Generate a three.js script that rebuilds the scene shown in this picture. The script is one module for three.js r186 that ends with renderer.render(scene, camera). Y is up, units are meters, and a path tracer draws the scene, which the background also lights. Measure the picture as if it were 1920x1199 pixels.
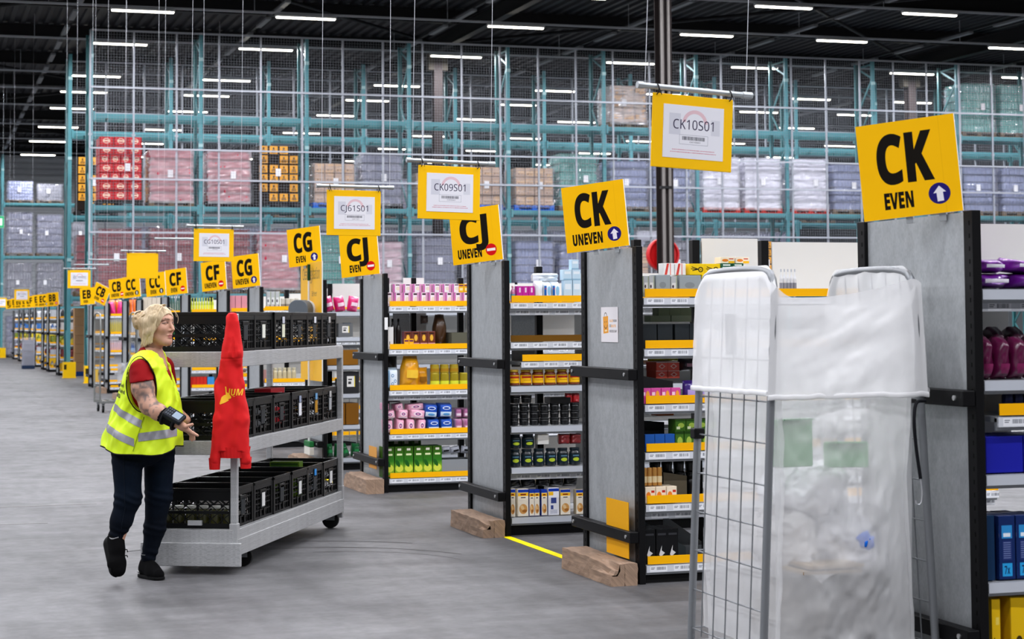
import * as THREE from 'three';
import { RoundedBoxGeometry } from 'three/addons/geometries/RoundedBoxGeometry.js';
import { mergeGeometries } from 'three/addons/utils/BufferGeometryUtils.js';
import { RectAreaLightUniformsLib } from 'three/addons/lights/RectAreaLightUniformsLib.js';
RectAreaLightUniformsLib.init();

// ---------- camera, sky, light levels ----------
const scene = new THREE.Scene();
scene.background = new THREE.Color(0x000000);
const F = 3512.7;                                              // focal length in pixels of the 1920 x 1199 frame
const camera = new THREE.PerspectiveCamera(2 * Math.atan(599.5 / F) * 180 / Math.PI, 1920 / 1199, 0.1, 300);
camera.setViewOffset(1920, 1199, 0, 199.5, 1920, 1199);        // shifted lens: the photograph's centre lies above the middle of its frame
camera.position.set(0, 1.55, 0);
camera.quaternion.set(0.028669, -0.153503, 0.001006, 0.987732);
camera.focus = 11.6; camera.userData.fStop = 5.6;
const renderer = new THREE.WebGLRenderer({ antialias: true });
renderer.toneMapping = THREE.LinearToneMapping;
renderer.toneMappingExposure = 1.52;
renderer.shadowMap.enabled = true;
const LAMP_NITS = 330, LAMP_GLOW = 9;
const LAMP_X = [-9.6, -5.5, -0.2, 5.25, 9.3, 14.85, 20.25, 24.3, 29.7, 33.7, 39.1];
const LAMP_Z = [3.4, -2.3, -8.35, -13.25, -19.2, -24.7, -30.3, -35.8, -41.45, -46.15, -51.8, -58.8, -63, -67.95, -74.6, -80.6, -87.2];
const LAMP_Y = 9.15;

// ---------- helpers ----------
let seed = 12345;
const rnd = () => { seed = (seed + 0x6d2b79f5) | 0; let t = Math.imul(seed ^ (seed >>> 15), 1 | seed); t = (t + Math.imul(t ^ (t >>> 7), 61 | t)) ^ t; return ((t ^ (t >>> 14)) >>> 0) / 4294967296; };
const rr = (a, b) => a + (b - a) * rnd();
const pick = (a) => a[Math.floor(rnd() * a.length)];
const mats = new Map();
function M(color, rough = 0.6, metal = 0, extra) {
  const key = extra ? null : color + '_' + rough + '_' + metal;
  if (key && mats.has(key)) return mats.get(key);
  const dull = rough >= 0.4 && metal < 0.25;                          // painted, matt and dusty surfaces shine less than polish
  const m = new (dull || extra ? THREE.MeshPhysicalMaterial : THREE.MeshStandardMaterial)({ color, roughness: rough, metalness: metal, ...(dull ? { specularIntensity: 0.35 } : {}), ...extra });
  if (key) mats.set(key, m);
  return m;
}
const V = (x, y, z) => new THREE.Vector3(x, y, z);
const flat = (g) => { const n = g.index ? g.toNonIndexed() : g; for (const k of Object.keys(n.attributes)) if (!['position', 'normal', 'uv', 'color'].includes(k)) n.deleteAttribute(k); return n; };
const boxes = new Map();
function bx(w, h, d, x = 0, y = 0, z = 0, r = 0, seg = 1) {             // box, centred on x and z, standing on y; r rounds its edges
  const key = [w, h, d, r, seg].map((v) => v.toFixed(4)).join();
  if (!boxes.has(key)) boxes.set(key, flat(r ? new RoundedBoxGeometry(w, h, d, seg, r) : new THREE.BoxGeometry(w, h, d)));
  return boxes.get(key).clone().translate(x, y + h / 2, z);
}
const cyl = (r0, r1, h, x = 0, y = 0, z = 0, n = 16) => flat(new THREE.CylinderGeometry(r1, r0, h, n)).translate(x, y + h / 2, z);   // r0 at the bottom
function rod(a, b, r, n = 8, r2 = r) {
  const d = b.clone().sub(a), g = flat(new THREE.CylinderGeometry(r2, r, d.length(), n));
  g.applyQuaternion(new THREE.Quaternion().setFromUnitVectors(V(0, 1, 0), d.normalize()));
  return g.translate((a.x + b.x) / 2, (a.y + b.y) / 2, (a.z + b.z) / 2);
}
function bar(a, b, w, h) {                                             // rectangular bar from a to b
  const d = b.clone().sub(a), g = flat(new THREE.BoxGeometry(w, h, d.length()));
  g.applyMatrix4(new THREE.Matrix4().lookAt(V(0, 0, 0), d.clone().negate(), Math.abs(d.y) > 0.98 * d.length() ? V(0, 0, 1) : V(0, 1, 0)));
  return g.translate((a.x + b.x) / 2, (a.y + b.y) / 2, (a.z + b.z) / 2);
}
const tube = (pts, r, seg = 24, n = 8) => flat(new THREE.TubeGeometry(new THREE.CatmullRomCurve3(pts), seg, r, n));
const lathe = (pts, n = 20) => flat(new THREE.LatheGeometry(pts.map(([r, y]) => new THREE.Vector2(r, y)), n));
const sheet = (f, nu, nv) => {                                         // surface from f(u, v) -> Vector3
  const p = [], uv = [], idx = [];
  for (let j = 0; j <= nv; j++) for (let i = 0; i <= nu; i++) { const q = f(i / nu, j / nv); p.push(q.x, q.y, q.z); uv.push(i / nu, j / nv); }
  for (let j = 0; j < nv; j++) for (let i = 0; i < nu; i++) { const a = j * (nu + 1) + i, b = a + 1, c = a + nu + 1, d = c + 1; idx.push(a, b, d, a, d, c); }
  const g = new THREE.BufferGeometry();
  g.setAttribute('position', new THREE.Float32BufferAttribute(p, 3)); g.setAttribute('uv', new THREE.Float32BufferAttribute(uv, 2));
  g.setIndex(idx); g.computeVertexNormals();
  return flat(g);
};
const hash = (x, y, z) => { let h = Math.imul(x | 0, 374761393) ^ Math.imul(y | 0, 668265263) ^ Math.imul(z | 0, 2147483647 - 1274126177); h = Math.imul(h ^ (h >>> 13), 1274126177); return ((h ^ (h >>> 16)) >>> 0) / 4294967296; };
function noise(x, y = 0, z = 0) {                                       // value noise, -1 .. 1
  const xi = Math.floor(x), yi = Math.floor(y), zi = Math.floor(z), s = (t) => t * t * (3 - 2 * t), u = s(x - xi), v = s(y - yi), w = s(z - zi), L = (a, b, t) => a + (b - a) * t;
  const c = (i, j, k) => hash(xi + i, yi + j, zi + k);
  return 2 * L(L(L(c(0, 0, 0), c(1, 0, 0), u), L(c(0, 1, 0), c(1, 1, 0), u), v), L(L(c(0, 0, 1), c(1, 0, 1), u), L(c(0, 1, 1), c(1, 1, 1), u), v), w) - 1;
}
const used = new Map();
function numbered(name) { const n = used.get(name) ?? 0; used.set(name, n + 1); return n ? name + '_' + String(n).padStart(3, '0') : name; }
function dress(m) { m.castShadow = m.receiveShadow = true; return m; }
function obj(name, geos, material, parent = null) {
  const list = Array.isArray(geos) ? geos : [geos];
  const m = dress(new THREE.Mesh(list.length === 1 ? list[0] : mergeGeometries(list.map(flat)), material));
  m.name = parent ? name : numbered(name);
  (parent ?? scene).add(m);
  return m;
}
const put = (m, x, y, z, ry = 0) => { m.position.set(x, y, z); m.rotation.y = ry; return m; };
function tag(o, label, category, group) { o.userData.label = label; o.userData.category = category; if (group) o.userData.group = group; return o; }
function thing(name, label, category, [x, y, z] = [0, 0, 0], turn = 0, group) {
  const o = new THREE.Group(); o.name = numbered(name); scene.add(o);
  o.position.set(x, y, z); o.rotation.y = turn;
  return tag(o, label, category, group);
}
function struct(name, geos, m) { const o = obj(name, geos, m); o.userData.kind = 'structure'; return o; }
const stuff = (m) => { m.userData.kind = 'stuff'; return m; };
function dup(root, [x, y, z], turn, label, group) {
  const r = root.clone(); r.name = numbered(root.name.replace(/_\d{3}$/, '')); scene.add(r);
  r.position.set(x, y, z); r.rotation.y = turn; r.userData = { ...root.userData };
  if (label) r.userData.label = label;
  if (group) r.userData.group = group;
  return r;
}
const ORD = ['first', 'second', 'third', 'fourth', 'fifth', 'sixth', 'seventh', 'eighth', 'ninth', 'tenth', 'eleventh', 'twelfth', 'thirteenth', 'fourteenth', 'fifteenth', 'sixteenth', 'seventeenth', 'eighteenth', 'nineteenth', 'twentieth'];
function canvas(w, h, draw, opt = {}) {
  const c = document.createElement('canvas'); c.width = w; c.height = h; draw(c.getContext('2d'), w, h);
  const t = new THREE.CanvasTexture(c); t.colorSpace = opt.data ? THREE.NoColorSpace : THREE.SRGBColorSpace; t.magFilter = THREE.LinearFilter;
  if (opt.repeat) t.wrapS = t.wrapT = THREE.RepeatWrapping;
  return t;
}
function text(c, s, x, y, w, h, font = 'bold', family = 'sans-serif', fat = 0) {  // text stretched into a box whose bottom left is x, y
  c.save(); c.font = font + ' 100px ' + family; const m = c.measureText(s), a = m.actualBoundingBoxAscent || 73, wd = (m.actualBoundingBoxRight + m.actualBoundingBoxLeft) || m.width;
  c.translate(x, y); c.scale(w / wd, h / a); c.fillText(s, m.actualBoundingBoxLeft || 0, 0); if (fat) c.strokeText(s, m.actualBoundingBoxLeft || 0, 0); c.restore();
}
function grain(n, f, opt) {                                             // grey relief or roughness texture from f(x, y) in 0 .. 1
  const d = new Uint8Array(n * n * 4);
  for (let y = 0; y < n; y++) for (let x = 0; x < n; x++) { const v = f(x / n, y / n), i = (y * n + x) * 4; for (let k = 0; k < 3; k++) d[i + k] = Math.max(0, Math.min(255, 255 * (Array.isArray(v) ? v[k] : v))); d[i + 3] = 255; }
  const t = new THREE.DataTexture(d, n, n); t.magFilter = THREE.LinearFilter; t.minFilter = THREE.LinearMipmapLinearFilter; t.generateMipmaps = true; t.wrapS = t.wrapT = THREE.RepeatWrapping;
  if (!opt?.data) t.colorSpace = THREE.SRGBColorSpace;
  t.needsUpdate = true; return t;
}
function tiled(f, p) {                                                  // noise that repeats with period p
  return (x, y, z = 0) => { const w = (v) => ((v % p) + p) % p, xi = Math.floor(x), yi = Math.floor(y), s = (t) => t * t * (3 - 2 * t), u = s(x - xi), v = s(y - yi), a = (i, j) => hash(w(xi + i), w(yi + j), z); return 2 * ((a(0, 0) * (1 - u) + a(1, 0) * u) * (1 - v) + (a(0, 1) * (1 - u) + a(1, 1) * u) * v) - 1; };
}
// signed-distance modelling: surface nets over f on a grid
function skin(f, lo, hi, cell, color) {
  const n = [0, 1, 2].map((k) => Math.ceil((hi[k] - lo[k]) / cell) + 1), [nx, ny, nz] = n, at = (i, j, k) => (k * ny + j) * nx + i, val = new Float32Array(nx * ny * nz);
  for (let k = 0; k < nz; k++) for (let j = 0; j < ny; j++) for (let i = 0; i < nx; i++) val[at(i, j, k)] = f(lo[0] + i * cell, lo[1] + j * cell, lo[2] + k * cell);
  const vid = new Int32Array(nx * ny * nz).fill(-1), pos = [], idx = [];
  for (let k = 0; k < nz - 1; k++) for (let j = 0; j < ny - 1; j++) for (let i = 0; i < nx - 1; i++) {
    let cx = 0, cy = 0, cz = 0, cnt = 0;
    for (let a = 0; a < 3; a++) for (let e = 0; e < 4; e++) {
      const o = [0, 0, 0], p = [0, 0, 0]; o[(a + 1) % 3] = e & 1; o[(a + 2) % 3] = e >> 1; p[0] = o[0]; p[1] = o[1]; p[2] = o[2]; p[a] = 1;
      const v0 = val[at(i + o[0], j + o[1], k + o[2])], v1 = val[at(i + p[0], j + p[1], k + p[2])];
      if ((v0 < 0) !== (v1 < 0)) { const t = v0 / (v0 - v1); cx += i + o[0] + (a === 0 ? t : 0); cy += j + o[1] + (a === 1 ? t : 0); cz += k + o[2] + (a === 2 ? t : 0); cnt++; }
    }
    if (cnt) { vid[at(i, j, k)] = pos.length / 3; pos.push(lo[0] + cx / cnt * cell, lo[1] + cy / cnt * cell, lo[2] + cz / cnt * cell); }
  }
  const quad = (a, b, c, d, flip) => flip ? idx.push(a, c, b, a, d, c) : idx.push(a, b, c, a, c, d);
  for (let k = 1; k < nz - 1; k++) for (let j = 1; j < ny - 1; j++) for (let i = 1; i < nx - 1; i++) {
    const v = val[at(i, j, k)] < 0;
    if (v !== val[at(i + 1, j, k)] < 0) quad(vid[at(i, j - 1, k - 1)], vid[at(i, j, k - 1)], vid[at(i, j, k)], vid[at(i, j - 1, k)], !v);
    if (v !== val[at(i, j + 1, k)] < 0) quad(vid[at(i - 1, j, k - 1)], vid[at(i - 1, j, k)], vid[at(i, j, k)], vid[at(i, j, k - 1)], !v);
    if (v !== val[at(i, j, k + 1)] < 0) quad(vid[at(i - 1, j - 1, k)], vid[at(i, j - 1, k)], vid[at(i, j, k)], vid[at(i - 1, j, k)], !v);
  }
  const g = new THREE.BufferGeometry(), nor = [], col = [], e = cell * 0.5;
  for (let q = 0; q < pos.length; q += 3) {
    const [x, y, z] = [pos[q], pos[q + 1], pos[q + 2]], d = V(f(x + e, y, z) - f(x - e, y, z), f(x, y + e, z) - f(x, y - e, z), f(x, y, z + e) - f(x, y, z - e)).normalize();
    nor.push(d.x, d.y, d.z); if (color) col.push(...color(x, y, z));
  }
  g.setAttribute('position', new THREE.Float32BufferAttribute(pos, 3)); g.setAttribute('normal', new THREE.Float32BufferAttribute(nor, 3));
  const uv = new Float32Array(pos.length / 3 * 2); for (let q = 0; q < uv.length / 2; q++) { uv[2 * q] = pos[3 * q] + pos[3 * q + 2]; uv[2 * q + 1] = pos[3 * q + 1]; }
  g.setAttribute('uv', new THREE.BufferAttribute(uv, 2));
  if (color) g.setAttribute('color', new THREE.Float32BufferAttribute(col, 3));
  g.setIndex(idx); return g;
}
const smin = (a, b, k) => { const h = Math.max(k - Math.abs(a - b), 0) / k; return Math.min(a, b) - h * h * k * 0.25; };
const cone = (x, y, z, a, b, ra, rb) => { const dx = b[0] - a[0], dy = b[1] - a[1], dz = b[2] - a[2], l = dx * dx + dy * dy + dz * dz, t = Math.max(0, Math.min(1, ((x - a[0]) * dx + (y - a[1]) * dy + (z - a[2]) * dz) / l)); return Math.hypot(x - a[0] - t * dx, y - a[1] - t * dy, z - a[2] - t * dz) - ra - (rb - ra) * t; };
const ell = (x, y, z, c, r) => { const k = Math.hypot((x - c[0]) / r[0], (y - c[1]) / r[1], (z - c[2]) / r[2]); return (k - 1) * Math.min(r[0], r[1], r[2]); };

// ---------- the hall ----------
{
  const n1 = tiled(0, 8), n2 = tiled(0, 32), n3 = tiled(0, 128), n4 = tiled(0, 512);
  const slab = grain(1024, (x, y) => {
    const s = n1(x * 8, y * 8) * 0.5 + n2(x * 32, y * 32, 1) * 0.3 + n3(x * 128, y * 32, 2) * 0.25, fine = n4(x * 512, y * 512, 3), streak = n3(x * 16, y * 128, 5);
    const scuff = Math.max(0, n2(x * 32, y * 8, 9) - 0.45) * 0.5;
    let v = 0.35 + 0.1 * s + 0.02 * fine + 0.022 * streak - scuff * 0.2;
    return [v * 0.99, v * 0.985, v * 1.0];
  });
  const shine = grain(512, (x, y) => 0.56 + 0.05 * n2(x * 32, y * 32, 4) + 0.04 * n3(x * 128, y * 128, 6), { data: true });
  slab.repeat.set(1 / 9, 1 / 9); shine.repeat.set(1 / 6, 1 / 6);
  const g = new THREE.BoxGeometry(64, 0.3, 118), uv = g.attributes.uv, p = g.attributes.position;
  for (let i = 0; i < uv.count; i++) uv.setXY(i, p.getX(i), p.getZ(i));
  g.translate(16, -0.15, -41);
  struct('floor', g, new THREE.MeshStandardMaterial({ map: slab, roughnessMap: shine, roughness: 1 }));
}
const tapeY = M(0xffe500, 0.5), tapeW = M(0x8f8e8c, 0.8);
tag(obj('floor_tape', bx(0.06, 0.002, 1.7, 4.05, 0.0005, -12.1), tapeY), 'yellow floor tape between the two nearest wooden blocks', 'floor tape');
tag(obj('floor_tape', bx(0.06, 0.002, 1.3, 3.86, 0.0005, -18.2), tapeY), 'short yellow floor tape behind the block of the CJ EVEN shelving', 'floor tape');
tag(obj('floor_tape', bx(3.4, 0.002, 0.035, -0.2, 0.0005, -16.5), tapeW), 'faint white floor line crossing the aisle left of the woman, the farther', 'floor tape');
tag(obj('floor_tape', bx(2.2, 0.002, 0.03, -0.1, 0.0005, -15.07), tapeW), 'faint white floor line crossing the aisle left of the woman, the nearer', 'floor tape');
tag(obj('tyre_marks', [0.9, 1.15, 1.22, 1.6].map((r, i) => flat(new THREE.RingGeometry(r, r + 0.012 + 0.01 * (i % 2), 40, 1, 0.2 + 0.2 * i, 1.3)).rotateX(-Math.PI / 2).translate(2.5 - 0.1 * i, 0.001 + 0.0002 * i, -11.6)), M(0x5f5e5d, 0.9)), 'curved grey tyre marks on the concrete before the picking cart', 'tyre marks');

const clad = M(0xc4c8cc, 0.5, 0.1), darkWall = M(0x55585b, 0.7);
function ribbed(len, h, pitch, amp) {                                    // cladding sheet, ribs along its length, in the x-y plane
  const s = new THREE.Shape(), n = Math.round(h / pitch); s.moveTo(0, 0);
  for (let i = 0; i < n; i++) { const y = i * pitch; s.lineTo(amp, y + pitch * 0.12); s.lineTo(amp, y + pitch * 0.5); s.lineTo(0, y + pitch * 0.62); s.lineTo(0, y + pitch); }
  s.lineTo(-0.2, h); s.lineTo(-0.2, 0); s.closePath();
  return flat(new THREE.ExtrudeGeometry(s, { depth: len, bevelEnabled: false }));
}
struct('wall_back', ribbed(64, 10.4, 0.3, 0.035).rotateY(-Math.PI / 2).translate(48, 0, -99), clad);
struct('wall_left', ribbed(118, 10.4, 0.3, 0.035).translate(-15.8, 0, -100), clad);
struct('wall_right', bx(0.2, 10.4, 118, 47.9, 0, -41), darkWall);
struct('wall_front', bx(64, 10.4, 0.2, 16, 0, 17.9), darkWall);
struct('ceiling', ribbed(118, 64, 0.33, 0.07).rotateZ(-Math.PI / 2).translate(-16, 10.35, -100), M(0x222327, 0.6, 0.1));
const blackX = M(0x141416, 0.55, 0.3), girderM = M(0x18181a, 0.6, 0.1), steel = M(0x9a9fa3, 0.35, 0.8), paleSteel = M(0xc3c7ca, 0.4, 0.6);
{
  const ibeam = (len) => [bx(len, 0.02, 0.2, 0, 0, 0), bx(len, 0.02, 0.2, 0, 0.38, 0), bx(len, 0.36, 0.014, 0, 0.02, 0)];
  for (let k = 0; k < 20; k++) struct('trim_' + (k + 1), ibeam(63.6).map((g) => g.translate(16, 9.9, -96 + 5.7 * k)), girderM);
  let t = 21;
  for (const x of [-1.2, 14.6, 30.3, 46]) struct('trim_' + t++, [bx(0.22, 0.025, 117, x, 9.45, -41), bx(0.22, 0.025, 117, x, 9.88, -41), bx(0.016, 0.42, 117, x, 9.46, -41)], girderM);
  for (const [x, z] of [[-1.2, -92], [-1.2, -74.5], [14.6, -70.5], [-1.2, -53], [-1.2, -35.5], [14.6, -53], [14.6, -35.5]]) struct('trim_' + t++, [rod(V(x, 9.7, z), V(x + 15.8, 9.7, z + 17.5), 0.05, 6), rod(V(x, 9.7, z + 17.5), V(x + 15.8, 9.7, z), 0.05, 6)], girderM);
}
for (const [x, z, label] of [[14.6, -35.5, 'dark steel column with pipes and a red hose reel, nearest'], [14.6, -53, 'dark steel column rising behind the rack above the CK09S01 sign'], [30.3, -53, 'dark steel column rising behind the rack at upper right'], [30.3, -35.5, 'dark steel column beyond the right edge of the picture']]) {
  const t = thing('steel_column', label, 'column', [x, 0, z], 0, 'steel columns');
  obj('shaft', [bx(0.26, 9.44, 0.025, 0, 0.012, 0.14), bx(0.26, 9.44, 0.025, 0, 0.012, -0.14), bx(0.025, 9.44, 0.26, 0, 0.012, 0)], M(0x3b3433, 0.55, 0.2), t);
  obj('base_plate', bx(0.32, 0.012, 0.32), blackX, t);
  obj('cap_plate', bx(0.6, 0.5, 0.3, 0, 8.9, 0, 0.02), M(0x4a453d, 0.6, 0.2), t);
  if (z > -40 && x < 20) {
    for (const s of [-0.1, 0.03]) obj('pipe', cyl(0.035, 0.035, 8.8, s, 0.012, 0.2, 12), M(0x8b8682, 0.4, 0.5), t);
    obj('pipe_clamp', [4.2, 6.2].map((y) => bx(0.26, 0.05, 0.12, -0.04, y, 0.19)), blackX, t);
  }
}
{ const t = thing('hose_reel', 'round red fire hose reel fixed behind the nearest column', 'hose reel', [14.69, 2.87, -35.93]);
  obj('cover', [flat(new THREE.CylinderGeometry(0.34, 0.34, 0.12, 40)).rotateX(Math.PI / 2).translate(-0.03, 0, 0.12), flat(new THREE.TorusGeometry(0.32, 0.03, 10, 40)).translate(-0.03, 0, 0.185)], M(0xd30f14, 0.35), t);
  obj('bracket', [bx(0.2, 0.2, 0.1, 0, -0.1, 0.01), bx(0.06, 0.06, 0.07, -0.08, -0.03, 0.2425)], M(0xa80d10, 0.4), t); }

// ---------- lamps: rows of lit luminaires on thin rails, unlit fittings on trunking ----------
{
  const glow = new THREE.MeshStandardMaterial({ color: 0xffffff, emissive: 0xfff6e4, emissiveIntensity: LAMP_GLOW }), shell = M(0xb9bcbe, 0.5, 0.2), railM = M(0xa7abb0, 0.5, 0.4);
  const gS = bx(1.56, 0.06, 0.13, 0, 0.03, 0, 0.012), gT = bx(1.5, 0.035, 0.11, 0, 0, 0, 0.012);
  const depthWord = (z) => Math.round(-z);
  LAMP_Z.forEach((z, r) => {
    const s = obj('lighting_rail', [bx(58, 0.05, 0.05, 16, LAMP_Y + 0.1, z), ...Array.from({ length: 12 }, (_, i) => cyl(0.008, 0.008, 0.62, -12 + 5 * i, LAMP_Y + 0.14, z, 5))], railM);
    tag(s, `thin grey lighting rail across the hall, ${ORD[r]} row from the front wall`, 'lighting rail', 'lighting rails');
    LAMP_X.forEach((x, i) => {
      const t = thing('light_fixture', `lit linear ceiling lamp, ${ORD[i]} from the left wall on the ${ORD[r]} rail row`, 'lamp', [x, LAMP_Y, z], 0, 'lit lamps under the hall ceiling');
      obj('housing', gS, shell, t); obj('light_panel', gT, glow, t);
      const a = new THREE.RectAreaLight(0xf6f7ff, LAMP_NITS, 1.45, 0.1); a.name = 'lamp_light'; a.position.set(x, LAMP_Y - 0.012, z); a.lookAt(x, 0, z); scene.add(a);
    });
  });
  const dim = M(0x6a6d70, 0.5, 0.1), trunk = M(0x1c1d1f, 0.6, 0.1);
  [-5.5, -0.7, 3.77, 8.64, 13.4, 18.2, 22.95, 27.7, 32.5].forEach((x, i) => {
    const t = thing('light_trunking', `dark ceiling trunking with unlit fittings running down the hall, ${ORD[i]} from the left wall`, 'trunking', [x, 9.33, 0], 0, 'ceiling trunking lines');
    obj('rail', bx(0.07, 0.05, 100, 0, 0.1, -42), trunk, t);
    const g = bx(0.14, 0.07, 1.5, 0, 0.03, 0, 0.012);
    for (let z = -86; z < -24; z += 2.68) obj('unlit_fitting', g, dim, t).position.z = z;
  });
}

// ---------- pallet racks ----------
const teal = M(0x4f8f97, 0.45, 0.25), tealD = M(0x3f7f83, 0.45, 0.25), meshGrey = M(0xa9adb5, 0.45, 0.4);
const BAY = 2.862;
function rack(z, x0, bays, label, top = 9.24, levels = [2.12, 4.43, 6.85]) {
  const t = thing('pallet_rack', label, 'pallet rack', [x0, 0, z], 0, 'teal pallet racks');
  const holes = [];
  const post = [bx(0.1, top, 0.012, 0, 0, 0), bx(0.012, top, 0.07, -0.044, 0, -0.04), bx(0.012, top, 0.07, 0.044, 0, -0.04)];
  const gp = mergeGeometries(post), foot = bx(0.16, 0.012, 0.14, 0, 0, -0.03);
  const br = [];
  for (let y = 0.3, s = 0; y < top - 0.4; y += 1.05, s ^= 1) { br.push(bar(V(0, y, s ? -1.04 : -0.06), V(0, Math.min(y + 1.05, top - 0.1), s ? -0.06 : -1.04), 0.035, 0.05)); }
  br.push(bar(V(0, 0.25, -0.05), V(0, 0.25, -1.05), 0.035, 0.05), bar(V(0, top - 0.12, -0.05), V(0, top - 0.12, -1.05), 0.035, 0.05));
  const gb = mergeGeometries(br);
  const beam = mergeGeometries([bx(BAY - 0.1, 0.075, 0.05, BAY / 2, 0.105, 0.02), bx(BAY - 0.1, 0.045, 0.03, BAY / 2, 0.06, 0.01), bx(0.05, 0.24, 0.07, 0.075, -0.02, 0.02), bx(0.05, 0.24, 0.07, BAY - 0.075, -0.02, 0.02)]);
  const lug = M(0x9fc4c6, 0.4, 0.3);
  for (let i = 0; i <= bays; i++) {
    obj('upright', [gp, foot], teal, t).position.x = i * BAY;
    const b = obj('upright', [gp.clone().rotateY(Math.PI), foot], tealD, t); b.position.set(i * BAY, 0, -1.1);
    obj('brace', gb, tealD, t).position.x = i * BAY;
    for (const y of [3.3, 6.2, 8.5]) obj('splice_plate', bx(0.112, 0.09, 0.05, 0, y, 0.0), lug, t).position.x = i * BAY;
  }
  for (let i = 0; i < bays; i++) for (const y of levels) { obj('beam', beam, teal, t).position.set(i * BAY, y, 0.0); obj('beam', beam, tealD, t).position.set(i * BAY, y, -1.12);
    obj('support_bar', [0.5, 1.0, 1.9, 2.35].map((x) => bx(0.05, 0.04, 1.05, x, y + 0.14, -0.55)), tealD, t).position.x = i * BAY; }
  return t;
}
function meshScreen(z, x0, x1, y0, y1, rails, label) {
  const t = thing('mesh_screen', label, 'wire mesh screen', [x0, 0, z]), L = x1 - x0, g = [];
  for (let x = 0.075; x < L; x += 0.075) g.push(bx(0.0038, y1 - y0, 0.004, x, y0, 0));
  for (let y = y0; y < y1; y += 0.075) g.push(bx(L, 0.0038, 0.004, L / 2, y, 0.004));
  stuff(obj('wire_mesh', g, M(0x8d9198, 0.5, 0.3), t));
  for (let x = 0; x <= L + 0.01; x += 1.12) obj('mesh_post', [bx(0.05, y1 - 0, 0.04, x, 0, -0.03), bx(0.09, 0.05, 0.06, x, y1 * 0.7, -0.03)], meshGrey, t);
  for (const y of rails) obj('mesh_rail', bx(L, 0.045, 0.035, L / 2, y - 0.02, 0.025), meshGrey, t);
}
rack(-49.8, 4.34, 12, 'teal pallet rack behind the shelving rows, the nearer of two');
rack(-54.6, 4.17, 12, 'teal pallet rack behind the shelving rows, the farther of two');
rack(-88, 3.75, 2, 'teal pallet rack far down the aisle before the end wall');
meshScreen(-49.62, 4.3, 38.9, 2.2, 9.2, [9.2, 7.7, 6.1, 5.3, 3.9], 'grey wire mesh screen on the front of the nearer rack');
meshScreen(-55.85, 4.17, 38.9, 6.8, 9.2, [9.2, 7.7, 6.9], 'grey wire mesh screen on the back of the farther rack');

// pallets and their loads
const woodP = M(0x6b5a48, 0.85), palletM = { wood: woodP, blue: M(0x0f5fc4, 0.7), red: M(0xb5281f, 0.7), dark: M(0x2c2a2b, 0.8) };
const palletG = (() => { const g = []; for (let i = 0; i < 7; i++) g.push(bx(0.11, 0.022, 1.0, -0.54 + 0.18 * i, 0.122, 0)); for (const z of [-0.45, 0, 0.45]) { for (const x of [-0.52, 0, 0.52]) g.push(bx(0.14, 0.078, 0.1, x, 0.022, z)); g.push(bx(1.2, 0.022, 0.1, 0, 0, z)); g.push(bx(1.2, 0.022, 0.1, 0, 0.1, z)); } return mergeGeometries(g); })();
const film = new THREE.MeshPhysicalMaterial({ color: 0xf6f6fb, roughness: 0.1, transmission: 0.9, thickness: 0 });
const heavyFilm = new THREE.MeshPhysicalMaterial({ color: 0xfafafd, roughness: 0.13, transmission: 0.74, thickness: 0 });
function scallop(w, d, n, m, h, bulge) {                                 // layer of bottles: outline of n by m rounded fronts
  const s = new THREE.Shape(), P = [], side = (x0, y0, x1, y1, k) => { for (let i = 0; i < k * 5; i++) { const t = i / (k * 5), b = Math.abs(Math.sin(t * k * Math.PI)) * bulge, dx = (x1 - x0), dy = (y1 - y0), l = Math.hypot(dx, dy); P.push([x0 + dx * t + dy / l * b, y0 + dy * t - dx / l * b]); } };
  side(-w / 2, -d / 2, w / 2, -d / 2, n); side(w / 2, -d / 2, w / 2, d / 2, m); side(w / 2, d / 2, -w / 2, d / 2, n); side(-w / 2, d / 2, -w / 2, -d / 2, m);
  P.forEach(([x, y], i) => i ? s.lineTo(x, y) : s.moveTo(x, y));
  return flat(new THREE.ExtrudeGeometry(s, { depth: h, bevelEnabled: true, bevelSize: 0.012, bevelThickness: Math.min(0.02, h * 0.3), bevelSegments: 1, curveSegments: 1 })).rotateX(-Math.PI / 2);
}
const layerCache = new Map();
const layer = (h) => { if (!layerCache.has(h)) layerCache.set(h, mergeGeometries([scallop(1.04, 0.92, 9, 8, h * 0.62, 0.03), scallop(0.98, 0.86, 9, 8, h * 0.2, 0.02).translate(0, h * 0.64, 0), bx(1.1, 0.012, 0.98, 0, h * 0.93, 0)])); return layerCache.get(h); };
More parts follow.
